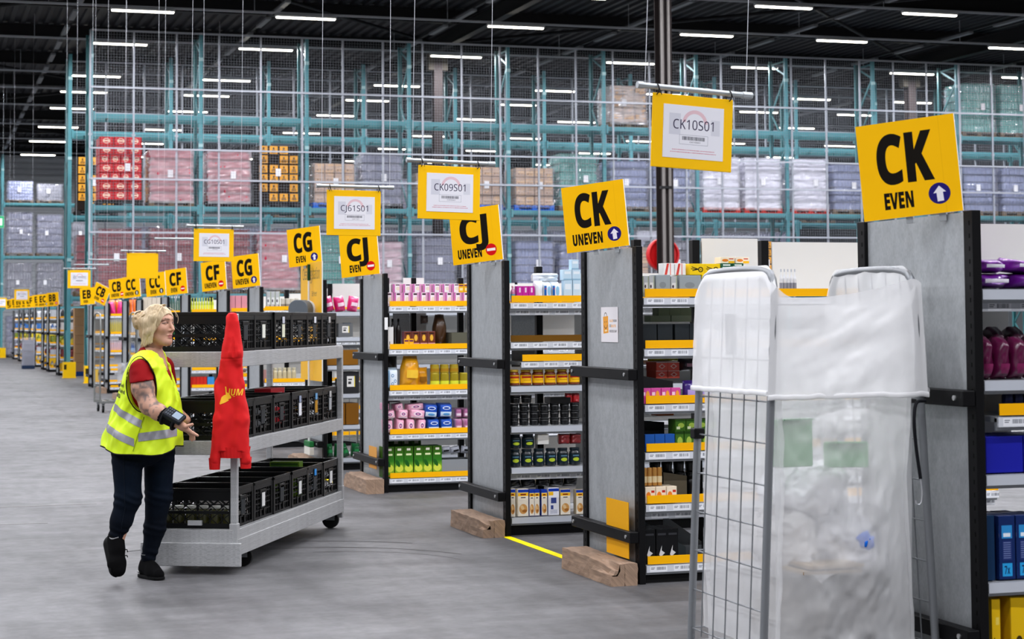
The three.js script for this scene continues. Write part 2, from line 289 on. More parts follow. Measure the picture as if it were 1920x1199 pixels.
const badge = (() => { const mk = (draw) => new THREE.MeshStandardMaterial({ roughness: 0.6, map: canvas(128, 96, draw) });
  return {
    red: mk((c) => { c.fillStyle = '#c2101a'; c.fillRect(0, 0, 128, 96); c.fillStyle = '#f0dcc0'; c.beginPath(); c.ellipse(64, 46, 40, 34, 0, 0, 7); c.fill(); c.fillStyle = '#c2101a'; c.beginPath(); c.ellipse(64, 46, 32, 26, 0, 0, 7); c.fill(); c.fillStyle = '#f0dcc0'; c.fillRect(30, 38, 68, 16); }),
    orange: mk((c) => { c.fillStyle = '#eaa31c'; c.fillRect(0, 0, 128, 96); c.fillStyle = '#3a2408'; c.beginPath(); c.ellipse(64, 30, 14, 16, 0, 0, 7); c.fill(); c.fillRect(36, 50, 56, 9); c.fillRect(28, 64, 72, 20); c.fillStyle = '#eaa31c'; c.fillRect(36, 70, 56, 5); }),
    beige: mk((c) => { c.fillStyle = '#c3a283'; c.fillRect(0, 0, 128, 96); c.fillStyle = '#d8bb9b'; c.fillRect(0, 38, 128, 10); c.fillStyle = '#8d6f55'; c.fillRect(20, 60, 30, 18); c.fillRect(64, 64, 44, 4); c.fillRect(64, 72, 34, 4); }),
  };
})();
const LOADS = {
  red_crate: { rows: 7, cols: 3, m: M(0xb5101a, 0.5), face: badge.red, wrap: 0 }, orange_crate: { rows: 6, cols: 4, m: M(0x1d130c, 0.7), face: badge.orange, wrap: 0 },
  beige: { rows: 4, cols: 4, m: M(0xb99a7d, 0.8), face: badge.beige, wrap: 1 }, brown: { rows: 4, cols: 3, m: M(0x9c8478, 0.8), face: badge.beige, wrap: 1 },
  pink: { layers: 6, m: M(0xb81a3c, 0.45), wrap: 1 }, darkred: { layers: 7, m: M(0x860f1e, 0.45), wrap: 1 }, clear: { layers: 6, m: M(0x7d8192, 0.2), wrap: 1 }, teal: { layers: 6, m: M(0x3f9a8c, 0.2), wrap: 1 },
  blue: { layers: 6, m: M(0x8a94b2, 0.4), wrap: 1 }, white: { layers: 7, m: M(0xe6e5ee, 0.5), wrap: 1 }, silver: { layers: 5, m: M(0x8a8c93, 0.25, 0.4), wrap: 1 }, pale: { layers: 6, m: M(0xc99aa6, 0.5), wrap: 1 },
};
const WORDS = { red_crate: 'red crates with cream round badges', orange_crate: 'orange and black cartons', beige: 'beige cartons in clear film', brown: 'brown cartons in glossy film', pink: 'pink bottle packs in clear film', darkred: 'dark red bottle packs in film', clear: 'clear bottle packs in film', teal: 'green bottle packs in film', blue: 'grey blue packs in film', white: 'white packs in film', silver: 'silvery packs in film', pale: 'pale pink packs in film' };
const wrapG = (w, h, d, s) => { const q = 34; const pt = (u, v) => { const a = u * 4, k = Math.floor(a) % 4, f = a - Math.floor(a), c = [[-1, 1], [1, 1], [1, -1], [-1, -1]], A = c[k], B = c[(k + 1) % 4], r = 0.5 + 0.018 * noise(u * 22 + s, v * 30, s) + 0.012 * noise(u * 60, v * 12 + s, 3); return V((A[0] + (B[0] - A[0]) * f) * w * r, h * v, (A[1] + (B[1] - A[1]) * f) * d * r); }; return mergeGeometries([sheet(pt, 64, 44), sheet((u, v) => { return V((u - 0.5) * w, h + 0.02 * noise(u * 7 + s, v * 7), (0.5 - v) * d); }, 8, 8)]); };
const wrapVar = [1, 2, 3].map((s) => wrapG(1.16, 1, 1.04, s * 7));
function load(kind, x, y, z, h, where, pal = 'wood') {
  const L = LOADS[kind], t = thing('pallet_load', `pallet of ${WORDS[kind]}, ${where}`, 'pallet load', [x, y, z], 0, 'pallet loads on the racks');
  obj('pallet', palletG, palletM[pal], t);
  const b = 0.15, hh = h - b;
  if (L.rows) {
    const w = 1.1 / L.cols, rh = hh / L.rows;
    for (let r = 0; r < L.rows; r++) { const cols = kind === 'red_crate' && (r === 2 || r === 4) ? 4 : L.cols, cw = 1.1 / cols;
      for (let c = 0; c < cols; c++) for (const zz of [0.26, -0.26]) { const m = obj('carton', bx(cw - 0.012, rh - 0.01, 0.5, 0, 0, 0, 0.012), L.m, t); m.position.set(-0.55 + cw * (c + 0.5) + rr(-0.004, 0.004), b + r * rh, zz + rr(-0.008, 0.008));
        if (zz > 0 && (kind !== 'orange_crate' || (r * 5 + c) % 7)) obj('print', bx(cw * 0.8, rh * 0.82, 0.003, 0, rh * 0.07, 0.251), L.face, m); } }
  } else {
    const lh = hh / L.layers, g = layer(0.24);
    for (let r = 0; r < L.layers; r++) { const m = obj('bottle_layer', g, L.m, t); m.scale.y = lh / 0.24; m.position.set(rr(-0.01, 0.01), b + r * lh, rr(-0.01, 0.01)); m.rotation.y = (r % 2) * Math.PI; }
  }
  if (L.wrap) { const w = obj('film', pick(wrapVar), ['brown', 'pale', 'pink', 'white'].includes(kind) ? heavyFilm : film, t); w.scale.set(1, hh + 0.05, 1); w.position.y = 0.08; }
  obj('pallet_tag', bx(0.14, 0.2, 0.004, rr(-0.2, 0.2), h * 0.5, 0.54), M(0xe9e9ec, 0.6), t);
}
{
  const LV = { floor: 0.001, low: 2.31, middle: 4.62, top: 7.04 };
  const row = (zRack, x0, lv, list, who) => list.forEach(([bay, slot, kind, h, pal]) => load(kind, x0 + bay * BAY + (slot ? 2.1 : 0.77), LV[lv], zRack - 0.56, h, `${who} rack, ${lv} level, ${ORD[bay]} bay, ${slot ? 'right' : 'left'} place`, pal));
  row(-49.8, 4.34, 'middle', [[0, 0, 'red_crate', 1.82, 'dark'], [0, 1, 'pink', 1.52], [1, 0, 'pink', 1.5, 'dark'], [1, 1, 'orange_crate', 1.68, 'dark'], [2, 0, 'beige', 1.22, 'blue'], [2, 1, 'clear', 1.5, 'dark'], [3, 0, 'beige', 1.0], [3, 1, 'beige', 1.2, 'blue'], [4, 0, 'beige', 1.2, 'blue'], [4, 1, 'teal', 1.62], [5, 0, 'blue', 1.46], [5, 1, 'blue', 1.46], [6, 0, 'white', 1.62, 'red'], [6, 1, 'white', 1.62, 'red'], [7, 0, 'white', 1.62, 'red'], [7, 1, 'blue', 1.5], [8, 0, 'blue', 1.5], [8, 1, 'blue', 1.5], [9, 0, 'blue', 1.5], [9, 1, 'blue', 1.5], [10, 0, 'blue', 1.5]], 'nearer');
  row(-49.8, 4.34, 'low', [[0, 0, 'darkred', 1.7], [0, 1, 'darkred', 1.72], [1, 0, 'darkred', 1.7], [1, 1, 'pink', 1.66], [2, 0, 'teal', 1.6], [2, 1, 'pale', 1.4], [3, 0, 'clear', 1.55], [3, 1, 'silver', 1.6], [4, 0, 'blue', 1.45, 'red'], [4, 1, 'blue', 1.4, 'red'], [5, 0, 'beige', 1.3], [5, 1, 'silver', 1.5], [6, 0, 'beige', 1.5], [6, 1, 'orange_crate', 1.5], [7, 0, 'blue', 1.4], [7, 1, 'pale', 1.3], [8, 0, 'white', 1.4], [8, 1, 'brown', 1.4], [9, 0, 'beige', 1.5], [9, 1, 'blue', 1.4]], 'nearer');
  row(-49.8, 4.34, 'top', [[5, 0, 'brown', 1.2], [9, 0, 'teal', 1.62], [9, 1, 'teal', 1.62]], 'nearer');
  row(-54.6, 4.17, 'middle', [[0, 0, 'orange_crate', 1.7, 'dark'], [2, 0, 'silver', 1.1], [3, 0, 'clear', 1.2], [5, 1, 'blue', 1.2], [6, 0, 'silver', 1.2], [8, 0, 'white', 1.3]], 'farther');
  row(-54.6, 4.17, 'low', [[0, 0, 'darkred', 1.75], [0, 1, 'clear', 2.0], [1, 0, 'silver', 2.0], [1, 1, 'clear', 2.05], [2, 0, 'clear', 2.0], [2, 1, 'silver', 1.95], [3, 0, 'silver', 2.05], [3, 1, 'clear', 1.95], [4, 0, 'white', 2.0], [4, 1, 'silver', 2.0], [5, 0, 'clear', 2.0], [5, 1, 'silver', 1.9], [6, 0, 'white', 2.0], [6, 1, 'clear', 1.9], [7, 0, 'silver', 2.0], [7, 1, 'clear', 2.0]], 'farther');
  row(-88, 3.75, 'floor', [[0, 0, 'clear', 1.9, 'dark'], [0, 1, 'silver', 1.9, 'dark'], [1, 0, 'silver', 1.8, 'dark']], 'end wall');
  row(-88, 3.75, 'low', [[0, 0, 'silver', 2.0], [0, 1, 'silver', 2.0], [1, 0, 'silver', 1.9]], 'end wall');
  row(-88, 3.75, 'middle', [[0, 0, 'clear', 2.0], [0, 1, 'clear', 1.9], [1, 0, 'silver', 1.9]], 'end wall');
  row(-88, 3.75, 'top', [[0, 0, 'blue', 1.0], [0, 1, 'silver', 0.9]], 'end wall');
}

// ---------- shelving rows ----------
const galv = (() => { const n = tiled(0, 64), n2 = tiled(0, 16); const t = grain(256, (x, y) => 0.9 + 0.035 * n(x * 64, y * 64) + 0.03 * n2(x * 16, y * 16, 3)); t.repeat.set(2, 3); return new THREE.MeshStandardMaterial({ color: 0xbec2c4, map: t, roughness: 0.42, metalness: 0.3 }); })();
const blackMetal = M(0x08080a, 0.5, 0), yellowStrip = M(0xffb800, 0.45), amber = M(0x6b4706, 0.5), boardM = M(0xb4b8bc, 0.45, 0.4), panelWhite = M(0xdcdad4, 0.7), bolt = M(0xdadada, 0.3, 0.8), plinthM = M(0x0c0c0d, 0.6);
const tagTex = canvas(512, 32, (c) => { c.fillStyle = '#d3d6dc'; c.fillRect(0, 0, 512, 32); for (let i = 0; i < 6; i++) { const x = 12 + i * 86; c.fillStyle = '#eef0f4'; c.fillRect(x, 3, 62, 26); c.fillStyle = '#70747c'; for (let k = 0; k < 14; k++) c.fillRect(x + 24 + k * 2.4, 7, rr(0.5, 1.8), 14); c.fillRect(x + 4, 9, 14, 3); c.fillRect(x + 4, 15, 11, 3); } }, { repeat: true });
const railM2 = new THREE.MeshStandardMaterial({ color: 0xffffff, map: tagTex, roughness: 0.35 }), railP = M(0xc9ced6, 0.35, 0.1);
const FACES = {};
const ENDX = 4.05;
function gondola(key, zn, phrase, len, shelves, opt = {}) {
  const zf = zn - 0.97, zm = zn - 0.485, t = thing('shelving_unit', `shelving row ${phrase}`, 'shelving', [ENDX, 0, 0], 0, 'shelving rows');
  FACES[key] = { z: zn, zm, shelves: shelves.map((s) => s[0]), phrase: opt.near ?? phrase, t };
  const up = bx(0.04, opt.h ?? 1.98, 0.07, 0, 0, 0, 0.004);
  for (const z of [zn - 0.035, zf + 0.035]) { const u = obj('upright', up, blackMetal, t); u.position.set(0.02, 0, z);
    if (opt.full) stuff(obj('slot_holes', Array.from({ length: 36 }, (_, i) => bx(0.001, 0.018, 0.006, -0.0205, 0.1 + i * 0.052, 0.01)), M(0x000000, 0.9), u)); }
  obj('end_panel', bx(0.014, (opt.h ?? 1.98) - 0.095, 0.83, 0.024, 0.09, zm), galv, t);
  obj('panel_foot', bx(0.02, 0.03, 0.83, 0.02, 0.06, zm), blackMetal, t);
  for (const y of opt.bars ?? [0.24, 1.19]) {
    const b = obj('bumper_bar', [bx(0.055, 0.066, 1.03, -0.03, y, zm - 0.03, 0.006), bx(0.03, 0.03, 0.05, 0.0, y + 0.018, zn - 0.03)], blackMetal, t);
    for (const z of [zm - 0.5, zm + 0.42]) obj('bolt', flat(new THREE.CylinderGeometry(0.011, 0.011, 0.008, 10)).rotateZ(Math.PI / 2).translate(-0.06, y + 0.034, z), bolt, b);
  }
  obj('plinth', [bx(len, 0.085, 0.05, len / 2 + 0.04, 0, zn - 0.08), bx(len, 0.085, 0.05, len / 2 + 0.04, 0, zf + 0.08)], plinthM, t);
  for (const x of opt.posts ?? [0.62, 1.22]) if (x < len + 0.1) obj('spine_post', bx(0.05, opt.spine ?? 1.95, 0.06, x, 0, zm, 0.004), blackMetal, t);
  for (const [x0, x1, y0, y1, m] of opt.backs ?? []) obj('back_panel', bx(x1 - x0, y1 - y0, 0.012, (x0 + x1) / 2, y0, zm + 0.02), m ? galv : panelWhite, t);
  shelves.forEach(([y, strip, rails = 1, dx = 0.03, L]) => {
    const l = L ?? len - dx, b = obj('shelf', [bx(l, 0.022, 0.43, dx + 0.02 + l / 2, y - 0.026, zn - 0.25), bx(l, 0.05, 0.01, dx + 0.02 + l / 2, y - 0.06, zn - 0.04)], boardM, t);
    for (let k = 0; k < rails; k++) obj('price_rail', (() => { const g = bx(l, 0.04, 0.012, dx + 0.02 + l / 2, y - 0.045 - 0.048 * k, zn - 0.02 - 0.05 * k), uv = g.attributes.uv; for (let i = 0; i < uv.count; i++) uv.setXY(i, uv.getX(i) * l / 0.9 + k * 0.3, uv.getY(i)); return g; })(), k || strip ? railM2 : railP, b);
    if (!rails) obj('shelf_lip', bx(l, 0.03, 0.012, dx + 0.02 + l / 2, y - 0.035, zn - 0.03), railP, b);
    if (strip) obj('edge_strip', bx(l - 0.01, 0.047, 0.004, dx + 0.025 + l / 2, y + 0.002, zn - (strip === 2 ? 0.05 : 0.022)), strip === 2 ? amber : yellowStrip, b);
  });
  for (const y of [0.13, 0.5, 0.9, 1.3, 1.68]) obj('shelf', [bx(len - 0.04, 0.022, 0.43, len / 2 + 0.04, y - 0.026, zf + 0.25), bx(len - 0.04, 0.045, 0.012, len / 2 + 0.04, y - 0.045, zf + 0.03)], boardM, t);
  return t;
}

// ---------- goods ----------
const prints = {};
function print(name, draw, w = 128, h = 128) { prints[name] = new THREE.MeshPhysicalMaterial({ roughness: 0.45, specularIntensity: 0.4, map: canvas(w, h, draw) }); }
const rc = (c, col, x, y, w, h) => { c.fillStyle = col; c.fillRect(x, y, w, h); };
const ov = (c, col, x, y, a, b = a, r = 0) => { c.fillStyle = col; c.beginPath(); c.ellipse(x, y, a, b, r, 0, 7); c.fill(); };
print('pinkwhite', (c) => { rc(c, '#f2e6ea', 0, 0, 128, 128); rc(c, '#c66aa8', 0, 0, 30, 128); rc(c, '#3a1528', 40, 6, 74, 16); ov(c, '#ead9c4', 80, 70, 34, 30); rc(c, '#d998bd', 96, 0, 32, 128); });
print('yellowpink', (c) => { rc(c, '#f2b21c', 0, 0, 128, 128); rc(c, '#6d2c52', 10, 12, 108, 22); rc(c, '#f7e3a0', 24, 60, 80, 40); });
print('brownpack', (c) => { rc(c, '#6b3320', 0, 0, 128, 128); rc(c, '#c58a9b', 0, 84, 128, 44); ov(c, '#e9b23a', 64, 46, 30, 24); rc(c, '#2c120c', 20, 8, 88, 10); });
print('tissue', (c) => { rc(c, '#dfe9f2', 0, 0, 128, 128); rc(c, '#8fb6d6', 0, 0, 40, 128); for (const [x, y] of [[70, 40], [100, 80], [70, 100]]) { ov(c, '#4a7fae', x, y, 16, 12); ov(c, '#dfe9f2', x, y, 10, 7); } });
print('tea', (c) => { const g = c.createLinearGradient(0, 0, 0, 160); g.addColorStop(0, '#35560c'); g.addColorStop(0.45, '#2f7a1d'); g.addColorStop(0.7, '#a6c832'); g.addColorStop(1, '#3d8a1c'); c.fillStyle = g; c.fillRect(0, 0, 96, 160); rc(c, '#d9d6c4', 28, 6, 40, 12); ov(c, '#d6e04a', 48, 112, 40, 20); ov(c, '#1c5c1a', 30, 86, 30, 14, 0.5); rc(c, '#e3842c', 30, 148, 44, 7); rc(c, '#dfe8b0', 20, 34, 58, 10); }, 96, 160);
print('rollpink', (c) => { rc(c, '#e7a9bf', 0, 0, 128, 128); ov(c, '#f2d4dd', 64, 60, 46, 40); ov(c, '#6a2a78', 64, 60, 26, 24); ov(c, '#e7a9bf', 64, 60, 15, 12); rc(c, '#f6e6ec', 0, 108, 128, 20); });
print('rollblue', (c) => { rc(c, '#1f4fb0', 0, 0, 128, 128); rc(c, '#cfe2f2', 0, 76, 128, 52); ov(c, '#e7eef8', 64, 34, 46, 18); ov(c, '#123a92', 64, 34, 36, 12); ov(c, '#5d9fd6', 64, 104, 40, 14); });
print('mauve', (c) => { rc(c, '#c58fae', 0, 0, 128, 128); rc(c, '#a8668f', 0, 0, 128, 60); rc(c, '#ecd7e2', 14, 70, 100, 40); });
print('jarlabel', (c) => { rc(c, '#f5bf14', 0, 0, 256, 96); rc(c, '#b8301c', 86, 12, 84, 26); rc(c, '#f4e6b0', 20, 46, 34, 40); rc(c, '#c98a10', 100, 56, 60, 10); rc(c, '#fff2c0', 202, 30, 36, 46); }, 256, 96);
print('tealjar', (c) => { rc(c, '#13242c', 0, 0, 256, 96); ov(c, '#b4c832', 128, 60, 24, 20); rc(c, '#53788c', 104, 12, 48, 14); ov(c, '#7f9a2a', 24, 50, 16, 14); }, 256, 96);
print('waffle', (c) => { rc(c, '#efe6d4', 0, 0, 96, 160); rc(c, '#12379f', 0, 0, 96, 18); rc(c, '#f2b81e', 0, 20, 96, 20); rc(c, '#7a2a12', 22, 26, 52, 9); rc(c, '#333', 26, 46, 44, 6); ov(c, '#d59b55', 48, 118, 38, 30); ov(c, '#e8c48c', 40, 110, 20, 12, 0.6); ov(c, '#a96a2c', 60, 130, 22, 9); }, 96, 160);
print('waffleback', (c) => { rc(c, '#e8e8ee', 0, 0, 96, 160); rc(c, '#12379f', 0, 0, 96, 18); rc(c, '#f2b81e', 0, 20, 44, 22); rc(c, '#3c4a8c', 22, 56, 50, 34); rc(c, '#3c4a8c', 20, 102, 24, 24); for (let i = 0; i < 6; i++) rc(c, '#8a90a8', 14, 130 + i * 4, 66, 1.5); }, 96, 160);
print('whitered', (c) => { rc(c, '#f0eeea', 0, 0, 128, 96); c.fillStyle = '#d9473c'; c.beginPath(); c.moveTo(10, 96); c.lineTo(40, 0); c.lineTo(66, 0); c.lineTo(40, 96); c.fill(); rc(c, '#e88a7c', 76, 0, 12, 96); }, 128, 96);
print('yellowblack', (c) => { rc(c, '#f7cf14', 0, 0, 128, 96); c.strokeStyle = '#241c08'; c.lineWidth = 7; c.beginPath(); c.moveTo(14, 26); c.lineTo(70, 46); c.moveTo(20, 60); c.lineTo(72, 48); c.moveTo(8, 44); c.lineTo(60, 48); c.stroke(); ov(c, '#241c08', 92, 50, 22, 24); ov(c, '#f7cf14', 92, 50, 14, 16); rc(c, '#241c08', 84, 44, 16, 4); rc(c, '#241c08', 84, 53, 16, 4); }, 128, 96);
print('greenwhite', (c) => { rc(c, '#15583c', 0, 0, 128, 96); rc(c, '#d9e2d8', 14, 30, 100, 58); rc(c, '#15583c', 24, 40, 76, 7); for (let i = 0; i < 5; i++) rc(c, '#5c7a6c', 24, 54 + i * 6, 60, 2); rc(c, '#e8efe6', 20, 8, 88, 12); }, 128, 96);
print('redtile', (c) => { rc(c, '#e0604e', 0, 0, 128, 96); c.fillStyle = '#f3c8bc'; c.beginPath(); c.moveTo(64, 16); c.lineTo(104, 48); c.lineTo(64, 80); c.lineTo(24, 48); c.fill(); ov(c, '#d4483a', 64, 48, 18, 14); rc(c, '#f0e3dd', 0, 0, 128, 7); }, 128, 96);
print('orangecream', (c) => { rc(c, '#c78f45', 0, 0, 128, 128); ov(c, '#efd8a8', 64, 64, 34, 48); ov(c, '#a4551c', 64, 84, 20, 24); rc(c, '#6f3a12', 0, 0, 128, 12); }, 128, 128);
print('orangewhite', (c) => { rc(c, '#f2e2c8', 0, 0, 128, 96); ov(c, '#e8822a', 40, 50, 30, 22); rc(c, '#c8301c', 76, 20, 42, 14); rc(c, '#f0b41e', 70, 60, 58, 36); }, 128, 96);
print('blacklogo', (c) => { rc(c, '#0e0f11', 0, 0, 128, 128); c.fillStyle = '#d9d9d9'; c.beginPath(); c.moveTo(30, 96); c.lineTo(64, 60); c.lineTo(60, 80); c.lineTo(100, 90); c.lineTo(66, 100); c.lineTo(66, 116); c.fill(); rc(c, '#3a3b3f', 16, 14, 96, 8); });
print('purplebar', (c) => { rc(c, '#4a2a86', 0, 0, 128, 64); rc(c, '#c9b6ea', 30, 18, 70, 24); rc(c, '#2a1450', 0, 50, 128, 14); }, 128, 64);
print('pinkbar', (c) => { rc(c, '#d653a0', 0, 0, 128, 64); ov(c, '#f4a83a', 84, 32, 26, 22); rc(c, '#f3d6e6', 10, 16, 40, 14); }, 128, 64);
print('greenpack', (c) => { rc(c, '#3e6a1e', 0, 0, 128, 96); ov(c, '#a3bf4a', 70, 50, 40, 22); rc(c, '#e3ebc0', 12, 60, 44, 24); rc(c, '#22440f', 0, 0, 128, 14); }, 128, 96);
print('bluedet', (c) => { rc(c, '#10285e', 0, 0, 96, 160); rc(c, '#2f8fd0', 16, 22, 64, 34); rc(c, '#e9f2fa', 26, 42, 44, 10); rc(c, '#26356e', 22, 62, 54, 50); for (let i = 0; i < 8; i++) rc(c, '#7d8cb8', 26, 66 + i * 5.6, 44, 2); rc(c, '#2aa2e0', 18, 120, 60, 34); text(c, '7x', 30, 148, 34, 20); c.fillStyle = '#0c1c4a'; text(c, '7x', 30, 148, 34, 20); }, 96, 160);
print('yellowcoffee', (c) => { rc(c, '#e6b90c', 0, 0, 128, 160); ov(c, '#3a2a06', 36, 92, 16, 14); ov(c, '#e6b90c', 36, 92, 9, 7); rc(c, '#3a2a06', 62, 84, 46, 20); rc(c, '#f0d45a', 60, 36, 50, 16); rc(c, '#b98f08', 0, 132, 128, 28); }, 128, 160);
print('bluewhite', (c) => { rc(c, '#e9f1f7', 0, 0, 128, 128); rc(c, '#1c62b4', 0, 16, 34, 112); ov(c, '#8ec4e6', 84, 60, 34, 40); ov(c, '#c23a3a', 20, 40, 9, 7); rc(c, '#4aa0dc', 48, 106, 80, 22); });
print('magenta', (c) => { rc(c, '#c32a9c', 0, 0, 128, 128); rc(c, '#f0cfe8', 48, 10, 40, 40); rc(c, '#8c1a72', 0, 92, 128, 36); });
print('lightblue', (c) => { rc(c, '#c2dbea', 0, 0, 128, 128); rc(c, '#e6f0f6', 16, 20, 96, 34); rc(c, '#94bbd2', 0, 110, 128, 18); });
print('greybox', (c) => { rc(c, '#b9bcbc', 0, 0, 128, 96); rc(c, '#dedfdc', 20, 30, 80, 36); ov(c, '#4b4148', 40, 48, 20, 8); ov(c, '#6e3f78', 96, 76, 12, 8); rc(c, '#8a9a5c', 108, 0, 12, 96); }, 128, 96);
print('greyplain', (c) => { rc(c, '#9aa3a6', 0, 0, 128, 96); ov(c, '#858d90', 60, 44, 30, 14); }, 128, 96);
print('whitecard', (c) => { rc(c, '#eceae6', 0, 0, 128, 160); rc(c, '#3a3230', 30, 110, 12, 22); rc(c, '#3a3230', 72, 104, 10, 26); }, 128, 160);
print('label', (c) => { rc(c, '#e9e7e2', 0, 0, 128, 64); rc(c, '#3a3a3a', 20, 16, 60, 8); rc(c, '#3a3a3a', 20, 32, 48, 16); rc(c, '#e8d21c', 116, 0, 12, 64); }, 128, 64);

function pouchG(w, h, d, s, sq = 1, pinch = 0) {                        // filled bag standing on y = 0, sealed at top and bottom
  const half = (k) => (u, v) => { const x = (u - 0.5) * 2, y = v * 2 - 1, e = Math.max(0, 1 - Math.abs(x) ** (2 * sq)) ** 0.5 * Math.max(0, 1 - Math.abs(y) ** (3 * sq)) ** 0.6, p = 1 - pinch * Math.max(0, v - 0.62) / 0.38;
    return V(k * x * w / 2 * (0.94 + 0.06 * e) * p, h * v + 0.01 * h * noise(u * 6, v * 3, s), k * (d / 2 * e * (1 + 0.16 * noise(u * 5 + s, v * 5, k)) + 0.035 * w * noise(u * 9, v * 8 + s, 2) * e)); };
  return mergeGeometries([sheet(half(1), 12, 12), sheet(half(-1), 12, 12)]);
}
const gloss = new Map();
const shiny = (c) => { if (!gloss.has(c)) gloss.set(c, new THREE.MeshPhysicalMaterial({ color: c, roughness: 0.28, clearcoat: 0.6, clearcoatRoughness: 0.2 })); return gloss.get(c); };
const KIND = {
  carton: (o, w, h, d, q) => { obj('box', bx(w * 0.96, h, d, 0, 0, 0, Math.min(w, h) * 0.025), M(q.c, 0.5), o); if (q.p) { obj('print', bx(w * 0.93, h * 0.97, 0.002, 0, h * 0.015, d / 2), prints[q.p], o); if (q.flap) obj('flap_seam', bx(w * 0.96, 0.001, 0.006, 0, h, 0), M(0x3a3a3a, 0.8), o); } },
  jar: (o, w, h, d, q) => { const r = w * 0.46; obj('glass', lathe([[0, 0], [r * 0.92, 0], [r, h * 0.04], [r, h * 0.68], [r * 0.96, h * 0.74], [r * 0.8, h * 0.82], [r * 0.8, h * 0.86], [0, h * 0.86]], 18), shiny(q.c), o); obj('lid', lathe([[0, h * 0.85], [r * 0.84, h * 0.85], [r * 0.86, h * 0.87], [r * 0.86, h * 0.985], [r * 0.8, h], [0, h]], 18), M(q.lid ?? 0xd9a82a, 0.35, 0.4), o); if (q.p) obj('label', flat(new THREE.CylinderGeometry(r * 1.012, r * 1.012, h * 0.5, 18, 1, true)).rotateY(Math.PI).translate(0, h * 0.4, 0), prints[q.p], o); },
  bottle: (o, w, h, d, q) => { const r = w * 0.44; obj('body', lathe([[0, 0], [r * 0.9, 0], [r, h * 0.03], [r, h * 0.6], [r * 0.85, h * 0.7], [r * 0.36, h * 0.82], [r * 0.34, h * 0.9], [0, h * 0.9]], 14), shiny(q.c), o); obj('cap', cyl(r * 0.42, r * 0.4, h * 0.1, 0, h * 0.9, 0, 12), M(q.lid ?? 0xf2f2f2, 0.4), o); if (q.l) obj('label', flat(new THREE.CylinderGeometry(r * 1.015, r * 1.015, h * 0.3, 14, 1, true)).translate(0, h * 0.35, 0), M(q.l, 0.5), o); },
  can: (o, w, h, d, q) => { const r = w * 0.47; obj('body', lathe([[0, 0], [r * 0.94, 0], [r, h * 0.05], [r, h * 0.93], [r * 0.93, h * 0.97], [r * 0.93, h], [r * 0.86, h], [r * 0.86, h * 0.96], [0, h * 0.96]], 16), M(q.c, 0.35, 0.3), o); if (q.l) obj('band', flat(new THREE.CylinderGeometry(r * 1.01, r * 1.01, h * 0.35, 16, 1, true)).translate(0, h * 0.35, 0), M(q.l, 0.45), o); },
  tub: (o, w, h, d, q) => { const r = w * 0.47; obj('cup', lathe([[0, 0], [r * 0.8, 0], [r * 0.84, h * 0.05], [r * 0.9, h * 0.5], [r * 0.94, h * 0.52], [r * 0.96, h * 0.8], [0, h * 0.8]], 16), M(q.c, 0.3), o); obj('lid', lathe([[0, h * 0.8], [r, h * 0.8], [r, h * 0.94], [r * 0.9, h], [0, h * 0.99]], 16), M(q.lid ?? 0x17181a, 0.25), o); },
  bag: (o, w, h, d, q) => { obj('body', pouchG(w, h, d, q.s ?? 1, q.sq ?? 1, q.pinch ?? 0), shiny(q.c), o); if (q.l) obj('stripe', sheet((u, v) => { const x = (u - 0.5) * 1.1, y = (q.ly ?? 0.35) + 0.24 * v, yy = y * 2 - 1, e = Math.max(0, 1 - Math.abs(x) ** 2) ** 0.5 * Math.max(0, 1 - Math.abs(yy) ** 3) ** 0.6; return V(x * w / 2, h * y, d / 2 * e * 1.17 + 0.004); }, 8, 4), M(q.l, 0.4), o); },
  pack: (o, w, h, d, q) => { obj('wrap', pouchG(w, h, d, q.s ?? 2, 2.4), shiny(q.c), o); if (q.p) obj('print', sheet((u, v) => { const x = (u - 0.5) * 1.5, y = 0.12 + 0.76 * v, e = Math.max(0, 1 - Math.abs(x) ** 4.8) ** 0.5 * Math.max(0, 1 - Math.abs(y * 2 - 1) ** 7.2) ** 0.6; return V(x * w / 2, h * y, d / 2 * e * 1.12 + 0.004); }, 8, 8), prints[q.p], o); },
  board: (o, w, h, d, q) => { const s = new THREE.Shape(); s.moveTo(-w / 2, 0); s.lineTo(w / 2, 0); s.lineTo(w / 2, h * (q.cut ?? 0.6)); s.lineTo(-w / 2, h); s.closePath(); obj('plate', flat(new THREE.ExtrudeGeometry(s, { depth: 0.004, bevelEnabled: false })), M(q.c, 0.5, q.metal ?? 0), o); obj('foot_fold', bx(w, 0.003, 0.04, 0, 0, 0.02), M(q.c, 0.5, q.metal ?? 0), o); },
  tray: (o, w, h, d, q) => { obj('tray', [bx(w, 0.006, d, 0, 0, 0), bx(w, h, 0.005, 0, 0, d / 2), bx(w, h, 0.005, 0, 0, -d / 2), bx(0.005, h, d, w / 2, 0, 0), bx(0.005, h, d, -w / 2, 0, 0)], M(q.c, 0.6), o); if (q.l) obj('card', bx(w * 0.5, h * 0.5, 0.003, 0, h * 0.3, d / 2 + 0.004), prints.label, o); },
};
const NAMEOF = { carton: 'carton', jar: 'jar', bottle: 'bottle', can: 'food_can', tub: 'tub', bag: 'bag', pack: 'wrapped_pack', board: 'shelf_divider', tray: 'shelf_tray' };
const CATOF = { carton: 'box', jar: 'jar', bottle: 'bottle', can: 'can', tub: 'tub', bag: 'bag', pack: 'pack', board: 'divider', tray: 'tray' };
const SHELFWORD = ['top', 'second', 'third', 'fourth', 'fifth', 'sixth'];
const protos = new Map(), rowCount = new Map();
